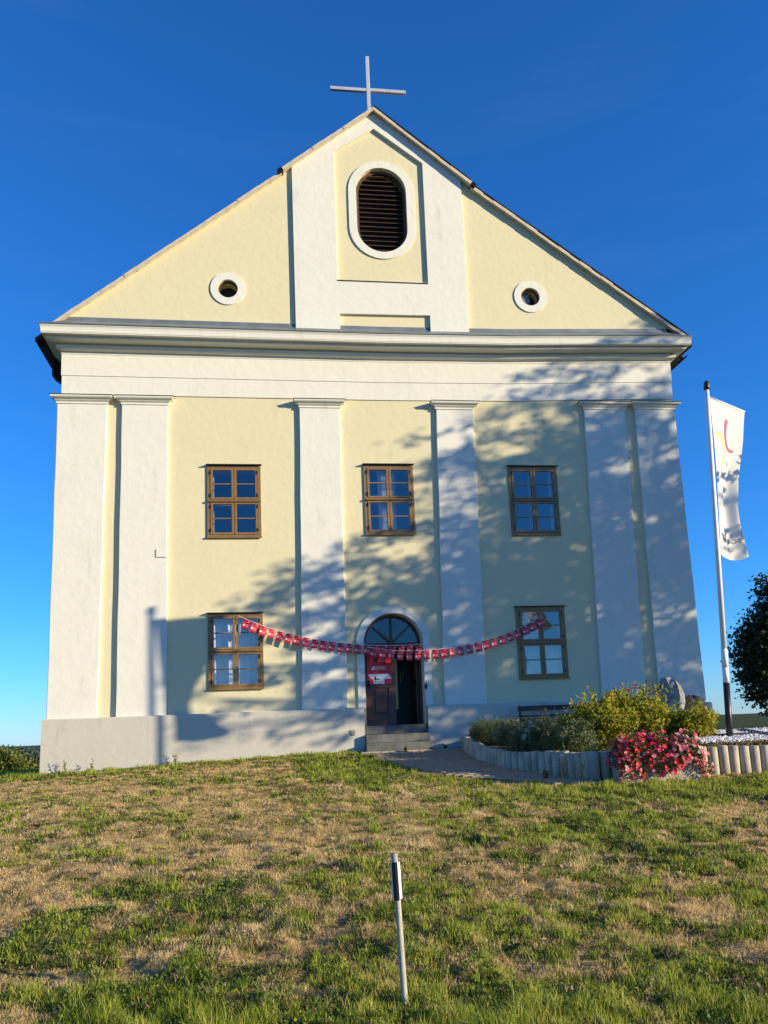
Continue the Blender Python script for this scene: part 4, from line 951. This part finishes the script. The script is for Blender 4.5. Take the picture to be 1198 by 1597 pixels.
def fs(u, v):
    """flag surface: u along the arm, v down the cloth"""
    w = float(np.interp(v, [0, 0.2, 0.35, 0.5, 0.66, 0.78, 0.90, 1.0], [1.0, 0.88, 0.74, 0.58, 0.46, 0.50, 0.58, 0.62]))
    p = A0 + ad*(u*w) + Vector((0, 0, -FL*v*(1-0.02*u)))
    p += (PB-PT)*(FL*v/(PT-PB).length)*Vector((1, 1, 0)) + Vector((0.51, 0.86, 0))*0.13*min(1, v*1.6)
    fold = float(sstep(0.35, 0.66, v))*(1-0.5*float(sstep(0.8, 1.0, v)))
    p += an*(0.035*math.sin(u*6.0+v*3.2)*min(1, v*4) + 0.06*fold*math.sin(u*7.5-0.8+v*1.2)*(0.25+u))
    if v > 0.72:     # the free corner swings out, the lower edge is rounded
        q = (v-0.72)/0.28; p += ah*(0.17*q*q*u); p += Vector((0, 0, (0.14*u*u*u + 0.13*(1-u)**3 - 0.02)*q*q))
    return p
flag = thing('flag', 'long white church banner hanging from the flagpole arm', 'flag', A0)
NU, NV = 26, 90; bm = BM()
g = [[bm.verts.new(fs(i/NU, j/NV)-A0) for i in range(NU+1)] for j in range(NV+1)]
for j in range(NV):
    for i in range(NU): bm.faces.new((g[j][i], g[j][i+1], g[j+1][i+1], g[j+1][i]))
M['cloth'] = leafmat('banner_cloth', [(0, (0.82, 0.81, 0.78)), (1, (0.82, 0.81, 0.78))], 0.35, 0.8, 0.1)
obj('cloth', bm, M['cloth'], flag, True, recalc=False)
def fnorm(u, v):
    e = 0.01; du = fs(u+e, v)-fs(u-e, v); dv = fs(u, v+e)-fs(u, v-e); n_ = du.cross(dv); return n_.normalized()
def print_strip(name, material, pts, widths):
    """band printed on both faces of the cloth, centre line in (u, v)"""
    for sgn in (1, -1):
        bm = BM(); rows = []
        for k, ((u, v), w) in enumerate(zip(pts, widths)):
            a = pts[max(k-1, 0)]; b = pts[min(k+1, len(pts)-1)]; du, dv = (b[0]-a[0])*1.0, (b[1]-a[1])*FL; L_ = math.hypot(du, dv)
            nu, nv = -dv/L_, du/L_
            rows.append([bm.verts.new(fs(u+s*w*nu, v+s*w*nv/FL) + fnorm(u, v)*0.004*sgn - A0) for s in (-1, 0, 1)])
        for k in range(len(rows)-1):
            for j in range(2): bm.faces.new((rows[k][j], rows[k][j+1], rows[k+1][j+1], rows[k+1][j]))
        obj(name, bm, material, flag, recalc=False)
def spl(ctrl, n):
    t = np.linspace(0, 1, n); T_ = np.linspace(0, 1, len(ctrl)); return list(zip(np.interp(t, T_, [c[0] for c in ctrl]), np.interp(t, T_, [c[1] for c in ctrl])))
def smooth(ctrl, n=30):
    c = np.array(ctrl); t = np.linspace(0, 1, len(c)); k = min(3, len(c)-1); tt = np.linspace(0, 1, n)
    return list(zip(np.polyval(np.polyfit(t, c[:, 0], k), tt), np.polyval(np.polyfit(t, c[:, 1], k), tt)))
print_strip('purple_stroke', mat('purple_print', (0.30, 0.06, 0.14), 0.7), smooth([(0.47, 0.105), (0.42, 0.175), (0.45, 0.245), (0.58, 0.285), (0.74, 0.290)]), [0.05*(1-0.35*k/29) for k in range(30)])
print_strip('yellow_stroke', mat('yellow_print', (0.78, 0.62, 0.14), 0.7), smooth([(0.06, 0.225), (0.22, 0.225), (0.36, 0.265), (0.38, 0.33), (0.33, 0.39)]), [0.035]*30)
print_strip('green_stroke', mat('green_print', (0.36, 0.42, 0.12), 0.7), smooth([(0.335, 0.385), (0.30, 0.43), (0.27, 0.48)]), [0.035*(1-0.5*k/29) for k in range(30)])
def flag_text(txt, u0, v0, height):
    cu = bpy.data.curves.new('lettering', 'FONT'); cu.body = txt; cu.size = height; cu.fill_mode = 'FRONT'; cu.resolution_u = 3
    tmp = bpy.data.objects.new('lettering', cu); COL.objects.link(tmp)
    dg = bpy.context.evaluated_depsgraph_get(); me = bpy.data.meshes.new_from_object(tmp.evaluated_get(dg)); bpy.data.objects.remove(tmp); bpy.data.curves.remove(cu)
    for v in me.vertices:
        u, vv = u0 + v.co.x*1.12, v0 - v.co.y/FL; n_ = fnorm(u, vv)
        v.co = fs(u, vv) - A0 + (n_ if n_.dot(an) > 0 else -n_)*0.006
    me.materials.append(M['navy']); link(bpy.data.objects.new('lettering', me), flag)
flag_text('HE KIRCHE', 0.16, 0.895, 0.135); flag_text('REICH', 0.20, 0.948, 0.135)

# ------------------------------------------------------------------ marker stake in the foreground
SX, SY = -2.46, -15.90; SZ = float(gz(SX, SY))
stk = thing('marker_stake', 'pale marker stake with black and white head standing in the grass', 'marker post', (SX, SY, SZ))
d = Vector((-0.028, 0.0, 0.845))
bm = BM(); tube(bm, [(0.0, 0, -0.2), (0, 0, 0.0), (d.x*0.72, 0, d.z*0.72), (d.x*1.0, 0, d.z*1.0)], [0.019, 0.019, 0.018, 0.017], 14)
M['stakepost'] = mat('weathered_post', (0.46, 0.43, 0.34), 0.75, vary=0.35, vscale=9, bump=0.3, stretch=(6, 6, 1)); obj('post', bm, M['stakepost'], stk, True)
# head: a white wrap open on the left where the black strip shows
bm = BM(); n = 20; rows = []
for zz in (0.66, 0.90-0.09):
    pass
zc0, zc1 = 0.60, 0.80
def wrap(bm, a0, a1, r0, r1, z0, z1, n=12):
    rr = []
    for zz in (z0, z1):
        c = Vector((d.x*zz/d.z, 0, zz)); rr.append([[bm.verts.new(c+Vector((r*math.cos(t), r*math.sin(t), 0))) for t in np.linspace(a0, a1, n)] for r in (r0, r1)])
    for k in range(n-1):
        for q in (0, 1): bm.faces.new((rr[0][q][k], rr[0][q][k+1], rr[1][q][k+1], rr[1][q][k]))
        for h in (0, 1): bm.faces.new((rr[h][0][k], rr[h][0][k+1], rr[h][1][k+1], rr[h][1][k]))
    for k in (0, n-1): bm.faces.new((rr[0][0][k], rr[0][1][k], rr[1][1][k], rr[1][0][k]))
wrap(bm, R(-70), R(205), 0.0215, 0.0290, 0.590, 0.800); obj('white_sheath', bm, M['whitepaint'], stk)
bm = BM(); wrap(bm, R(206), R(289), 0.0195, 0.026, 0.580, 0.800); obj('black_strip', bm, M['black'], stk)

# ------------------------------------------------------------------ trees and bushes round about
def limb(bm, a, b, r0, r1, wob=0.08, n=6):
    a, b = Vector(a), Vector(b); L = (b-a).length; pts = []
    for k in range(n+1):
        t = k/n; p = a.lerp(b, t); w = wob*L*math.sin(math.pi*t); pts.append(p+Vector((random.uniform(-w, w), random.uniform(-w, w), random.uniform(0, w))))
    tube(bm, pts, [r0+(r1-r0)*k/n for k in range(n+1)], 8)
def tree(label, base, trunk_h, lobes, nleaf, size, material, tr=0.3, group=None, name='tree', dens=None):
    t = thing(name, label, 'tree', base, 0, group); bm = BM(); base = Vector(base)
    fork = Vector((0, 0, trunk_h)); limb(bm, (0, 0, -0.4), fork, tr, tr*0.7, 0.02)
    for l in lobes:
        c = Vector(l[:3])-base; limb(bm, fork+Vector((0, 0, random.uniform(-0.25, 0.2)*trunk_h)), c, tr*0.4, 0.03, 0.06)
    obj('trunk', bm, M['bark'], t, True)
    Lr = np.array([[*(np.array(l[:3])-np.array(base)), *l[3:6]] for l in lobes])
    P, D = lumpy_points(nleaf, Lr, 0.9)
    # leaves hang in sprays
    ns = max(10, nleaf//26); pk = rng.integers(0, nleaf, ns); C = P[pk]; k = rng.integers(0, ns, nleaf)
    P = C[k] + rng.normal(size=(nleaf, 3))*np.array([0.23, 0.23, 0.14])*(size/0.17)
    leaves('crown', P, size*rng.uniform(0.7, 1.2, nleaf), material, t, aspect=0.75,
           var=np.clip(0.5+(fbm(P[:, 0]*0.9, P[:, 2]*0.9+P[:, 1]*0.7, 3)-0.5)*1.3+rng.normal(0, 0.15, nleaf), 0, 1))
    return t
# the big lime on the right that throws its dappled shade over the church front
def at_sun(x, z, t): return (x+S.x*t, S.y*t, z+S.z*t)
SH = [(6.4, 5.6, 2.6, 18.5, 1.5), (8.6, 8.2, 2.6, 19.5, 0.96), (8.8, 4.0, 2.6, 16.5, 1.6), (5.2, 8.2, 1.9, 20.5, 0.64), (4.4, 4.6, 2.1, 15.5, 1.4), (3.2, 6.8, 1.6, 17.5, 0.75), (6.6, 10.6, 1.2, 18.5, 0.36), (2.4, 3.6, 1.7, 19.5, 1.2), (4.0, 9.4, 1.0, 17.5, 0.28), (2.0, 8.2, 0.8, 16.5, 0.28), (1.3, 5.4, 1.2, 17.5, 0.7), (0.4, 4.6, 1.2, 15.5, 0.7), (0.2, 2.8, 1.3, 17.5, 0.8), (-1.3, 4.3, 1.1, 18.5, 0.6), (-2.6, 4.6, 0.7, 16.5, 0.4), (-1.8, 2.6, 1.1, 16.5, 0.6), (-3.3, 3.6, 0.7, 17.5, 0.4), (-3.4, 2.2, 0.9, 15.5, 0.45), (-4.3, 1.4, 0.7, 17.5, 0.22), (-2.2, 0.9, 0.9, 17.5, 0.6), (0.6, 1.2, 1.1, 18.5, 0.8), (2.8, 1.4, 1.5, 17.5, 1.2), (5.2, 1.8, 1.7, 17.5, 1.5), (7.6, 1.4, 1.8, 17.5, 1.6), (9.5, 11.0, 1.5, 18.5, 0.56), (-5.15, 1.5, 0.5, 27.0, 0.18), (-5.0, 0.6, 0.45, 26.5, 0.5)]
tb = Vector((21.6, -9.2, 0)); tb.z = float(gz(tb.x, tb.y))
st = thing('lime_tree', 'large leafy lime tree standing right of the church lawn, its shade falling on the front', 'tree', tb)
bm = BM(); fork = Vector((0, 0, 5.6)); limb(bm, (0, 0, -0.5), fork, 0.42, 0.30, 0.01)
PP = []
for x, z, r, t, dn in SH:
    c = Vector(at_sun(x, z, t))-tb; limb(bm, fork+Vector((0, 0, random.uniform(-1.2, 2.0))), c, 0.13, 0.03, 0.05)
    n = int(r*r*math.pi*dn*7.5); q = rng.normal(size=(n, 3)); q /= np.linalg.norm(q, axis=1)[:, None]; q *= (rng.random(n)**0.42)[:, None]*r
    PP.append(q + np.array(c))
obj('trunk', bm, M['bark'], st, True)
C = np.concatenate(PP); k = 26
# sprays droop to the left: flat clusters of leaves, longer than high
tt = rng.uniform(-1, 1, (len(C), k)); o3 = rng.normal(size=(len(C), k, 3))*np.array([0.13, 0.15, 0.07])
P = C[:, None, :] + o3 + tt[..., None]*np.array([-0.30, 0.42, -0.19]); P = P.reshape(-1, 3)
leaves('crown', P, 0.16*rng.uniform(0.7, 1.2, len(P)), M['tree_leaf'], st, aspect=0.75)

tree('dark leafy tree at the far right edge beyond the field', (36.7, 38, -0.5), 2.2, [(35.0, 38, 5.2, 2.4, 3, 3.0), (34.3, 37.5, 3.0, 1.8, 2, 1.8), (34.0, 37.6, 4.6, 1.5, 2, 1.4), (36.1, 38, 5.5, 3.0, 3, 3.4), (37.6, 38, 8.5, 3.2, 3, 3.2), (35.1, 37, 3.2, 2.0, 2, 1.9), (39.1, 38, 5.5, 4, 3, 4), (36.3, 38, 10.0, 1.6, 1.6, 1.5), (34.7, 38, 6.9, 1.4, 1.4, 1.2), (35.4, 38, 1.6, 1.5, 1.5, 1.3), (33.3, 37.6, 5.7, 0.7, 0.7, 0.45), (33.0, 37.6, 3.6, 0.6, 0.7, 0.35), (33.5, 37.6, 6.9, 0.6, 0.7, 0.4), (34.5, 37.6, 8.3, 0.8, 0.8, 0.5), (35.5, 37.6, 9.5, 0.7, 0.7, 0.5), (33.4, 37.6, 1.7, 0.7, 0.8, 0.4)], 26000, 0.32, M['dark_tree_leaf'], 0.4)
def bush(label, loc, lobes, n, size, material):
    return tree(label, loc, 0.8, lobes, n, size, material, 0.10, 'bushes behind the left corner of the church', 'bush')
bush('rounded yellow-green tree top at the far left edge below the church', (-24.6, 52, -5.0), [(-24.2, 52, -1.35, 1.5, 1.6, 1.3), (-25.6, 52.5, -1.3, 1.6, 1.5, 1.5), (-23.2, 51.6, -2.0, 1.2, 1.3, 1.1), (-24.5, 52, -2.8, 2.2, 1.8, 1.3)], 9000, 0.24, M['hedge_leaf'])
bush('yellow-green tree top touching the church corner below the hill', (-21.6, 55, -5.0), [(-22.2, 55, -1.6, 1.1, 1.4, 1.0), (-20.9, 55, -1.3, 1.4, 1.4, 1.2), (-19.6, 55.4, -1.6, 1.3, 1.4, 1.2), (-21.3, 55, -2.8, 2.4, 1.8, 1.3)], 9000, 0.24, M['hedge_leaf'])
# wooded crest of the far hill, haze mixed into the leaf colour as blue
P = np.stack([rng.uniform(-620, -300, 2600), rng.normal(1190, 30, 2600), np.zeros(2600)], 1)
hz = -30 + 26*np.exp(-((P[:, 0]+455)/130)**2)*np.exp(-((P[:, 1]-1200)/160)**2); P[:, 2] = hz + rng.uniform(0, 7, 2600)
fw = leaves('forest', P, 7, leafmat('forest_leaf', [(0, (0.02, 0.04, 0.035)), (1, (0.04, 0.065, 0.05))], 0.1), aspect=0.9); fw['kind'] = 'stuff'; fw['label'] = 'wood coloured haze-blue along the crest of the far hill'

# ------------------------------------------------------------------ grass
def blades(n, kind, seed):
    rg = np.random.default_rng(seed)
    u = rg.random(n); a, b = math.sqrt(3.4), math.sqrt(27.0); dd = (a+(b-a)*u)**2
    az = YAW + rg.uniform(-0.56, 0.56, n); x = CAM.x+dd*np.sin(az); y = CAM.y+dd*np.cos(az)
    ok = (y < -0.22) | ((x < -8.6) & (y < 6))
    ok &= ~inside(PATH, x, y) & ~inside(BED, x, y) & ~((np.abs(x-3.17) < 0.72) & (np.abs(y+7.6) < 0.22)) & ~((np.abs(x-0.35) < 1.4) & (y > -1.0))
    x, y, dd = x[ok], y[ok], dd[ok]; return rg, x, y, dd
def build_blades(name, x, y, dd, h, w, lean, var, material, label, rg, spread=0.02):
    n = len(x); z = gz(x, y); a = rg.uniform(0, 2*math.pi, n)
    dirx, diry = np.cos(a), np.sin(a); fa = rg.uniform(0, 2*math.pi, n); sx, sy = np.cos(fa)*w/2, np.sin(fa)*w/2
    lx, ly = dirx*lean*h, diry*lean*h; zt = h*np.sqrt(np.maximum(0.05, 1-0.8*lean**2))
    V = np.stack([np.stack([x-sx, y-sy, z-0.005], -1), np.stack([x+sx, y+sy, z-0.005], -1),
                  np.stack([x+lx*0.4-sx*0.8, y+ly*0.4-sy*0.8, z+zt*0.62], -1), np.stack([x+lx*0.4+sx*0.8, y+ly*0.4+sy*0.8, z+zt*0.62], -1),
                  np.stack([x+lx, y+ly, z+zt], -1)], 1)
    i = np.arange(n)[:, None]*5; T = np.concatenate([i+[0, 1, 3], i+[0, 3, 2], i+[2, 3, 4]], 1).reshape(-1, 3)
    o = fastmesh(name, V, T, material, var=np.repeat(var, 5)); o['kind'] = 'stuff'; o['label'] = label; return o
M['green_grass'] = leafmat('green_grass', [(0, (0.045, 0.075, 0.010)), (0.3, (0.17, 0.235, 0.02)), (0.65, (0.37, 0.43, 0.04)), (1, (0.52, 0.48, 0.11))], 0.45, 0.5, 0.3)
M['dry_grass'] = leafmat('dry_grass', [(0, (0.34, 0.22, 0.09)), (0.4, (0.68, 0.49, 0.22)), (0.8, (0.82, 0.64, 0.32)), (1, (0.84, 0.70, 0.40))], 0.55, 0.7, 0.2)
rg, x, y, dd = blades(640000, 'dry', 21)
g = lush(x, y); keep = rg.random(len(x)) < np.clip(1.15-1.2*g, 0.16, 1); x, y, dd, g = x[keep], y[keep], dd[keep], g[keep]
tuft = sstep(0.35, 0.72, fbm(x*6.5, y*6.5, 3)); tone = fbm(x*1.9+70, y*1.9+5, 3)
build_blades('dry_grass', x, y, dd, (0.008+0.058*tuft**1.4*rg.uniform(0.3, 1.0, len(x))+0.012*rg.random(len(x))), np.clip(0.0021*dd**0.75/2.2, 0.0028, 0.014), rg.uniform(0.3, 1.05, len(x)), np.clip(0.10+0.45*tuft+0.9*(tone-0.4)+rg.normal(0, 0.2, len(x)), 0, 1), M['dry_grass'], 'short bleached straw coloured turf', rg)
rg, x, y, dd = blades(520000, 'green', 22)
g = lush(x, y); keep = rg.random(len(x)) < np.clip(1.25*g-0.08, 0.09, 1); x, y, dd, g = x[keep], y[keep], dd[keep], g[keep]
clump = sstep(0.3, 0.7, fbm(x*4.5+50, y*4.5, 3)); tone = fbm(x*1.6+20, y*1.6+33, 3)
e = y + 15.5 + 0.26*(x+4.83)
longg = sstep(0.55, 0.15, e+1.6*(tone-0.5)) + 0.7*sstep(-2.2, -0.8, y) + 0.6*sstep(1.3, 0.4, np.hypot((x+1.4)/1.5, (y+4.5)/2.6)) + 0.8*sstep(1.2, 0.6, np.hypot((x-3.8)/4.2, (y+8.3)/0.7))
longg = np.clip(longg, 0, 1)*sstep(0.3, 0.9, g)
hh = (0.008+0.085*clump**1.5*(0.35+0.65*g)*rg.uniform(0.4, 1.0, len(x))+0.010*rg.random(len(x)))*(1+0.75*longg*rg.uniform(0.4, 1.4, len(x)))
build_blades('green_grass', x, y, dd, hh, np.clip(0.0026*dd**0.75/2.2, 0.0034, 0.017), rg.uniform(0.1, 0.95, len(x)), np.clip(0.05+0.40*clump+1.0*(tone-0.35)+rg.normal(0, 0.2, len(x)), 0, 1), M['green_grass'], 'green grass growing in patches through the dry lawn', rg)
# tufts: blades fanning out of one crown, standing proud of the turf
def tufts(name, n, seed, material, label, hmin, hmax, nb, cond):
    rg, x, y, dd = blades(n, name, seed)
    g = lush(x, y); keep = rg.random(len(x)) < cond(g, x, y); x, y, dd = x[keep], y[keep], dd[keep]
    m_ = len(x); H = rg.uniform(hmin, hmax, m_)*rg.uniform(0.6, 1.0, m_); tn = rg.uniform(0, 0.45, m_)
    X = np.repeat(x, nb)+rg.normal(0, 0.014, m_*nb)*np.repeat(1+H*6, nb); Y = np.repeat(y, nb)+rg.normal(0, 0.014, m_*nb)*np.repeat(1+H*6, nb); D = np.repeat(dd, nb)
    build_blades(name, X, Y, D, np.repeat(H, nb)*rg.uniform(0.55, 1.15, m_*nb), np.clip(0.0026*D**0.75/2.0, 0.0036, 0.016), rg.uniform(0.2, 1.0, m_*nb), np.clip(np.repeat(tn, nb)+rg.normal(0.3, 0.17, m_*nb), 0, 1), material, label, rg)
tufts('grass_tufts', 5200, 31, M['green_grass'], 'taller green grass tufts standing in the lawn', 0.04, 0.13, 26, lambda g, x, y: np.clip(1.1*g-0.25 + 0.9*(np.hypot(x-SX, y-SY) < 0.22), 0.02, 0.9))
tufts('straw_tufts', 3600, 32, M['dry_grass'], 'dry straw tufts standing in the lawn', 0.03, 0.075, 22, lambda g, x, y: np.clip(0.75-0.9*g, 0.05, 0.7))
# broad leaved weeds and clover lying in the green patches
M['clover_leaf'] = leafmat('clover_leaf', [(0, (0.05, 0.085, 0.015)), (0.6, (0.12, 0.18, 0.025)), (1, (0.24, 0.28, 0.05))], 0.35)
rg, x, y, dd = blades(110000, 'clover', 23)
g = lush(x, y)*fbm(x*1.7+9, y*1.7+2, 3); keep = rg.random(len(x)) < np.clip((g-0.22)*3.2, 0, 1); x, y, dd = x[keep], y[keep], dd[keep]
P = np.stack([x, y, gz(x, y)+rg.uniform(0.008, 0.05, len(x))], 1)
cl = leaves('clover', P, rg.uniform(0.014, 0.034, len(x)), M['clover_leaf'], up=0.9, aspect=0.8); cl['kind'] = 'stuff'; cl['label'] = 'clover and broad weeds in the lawn'
rg, x, y, dd = blades(260, 'fallen', 24); P = np.stack([x, y, gz(x, y)+rg.uniform(0.03, 0.06, len(x))], 1)
fl = leaves('fallen_leaves', P, rg.uniform(0.03, 0.052, len(x)), leafmat('fallen_leaf', [(0, (0.22, 0.09, 0.04)), (0.6, (0.42, 0.25, 0.13)), (1, (0.52, 0.36, 0.24))], 0.2), up=1.0, aspect=0.6); fl['kind'] = 'stuff'; fl['label'] = 'fallen leaves scattered over the lawn'
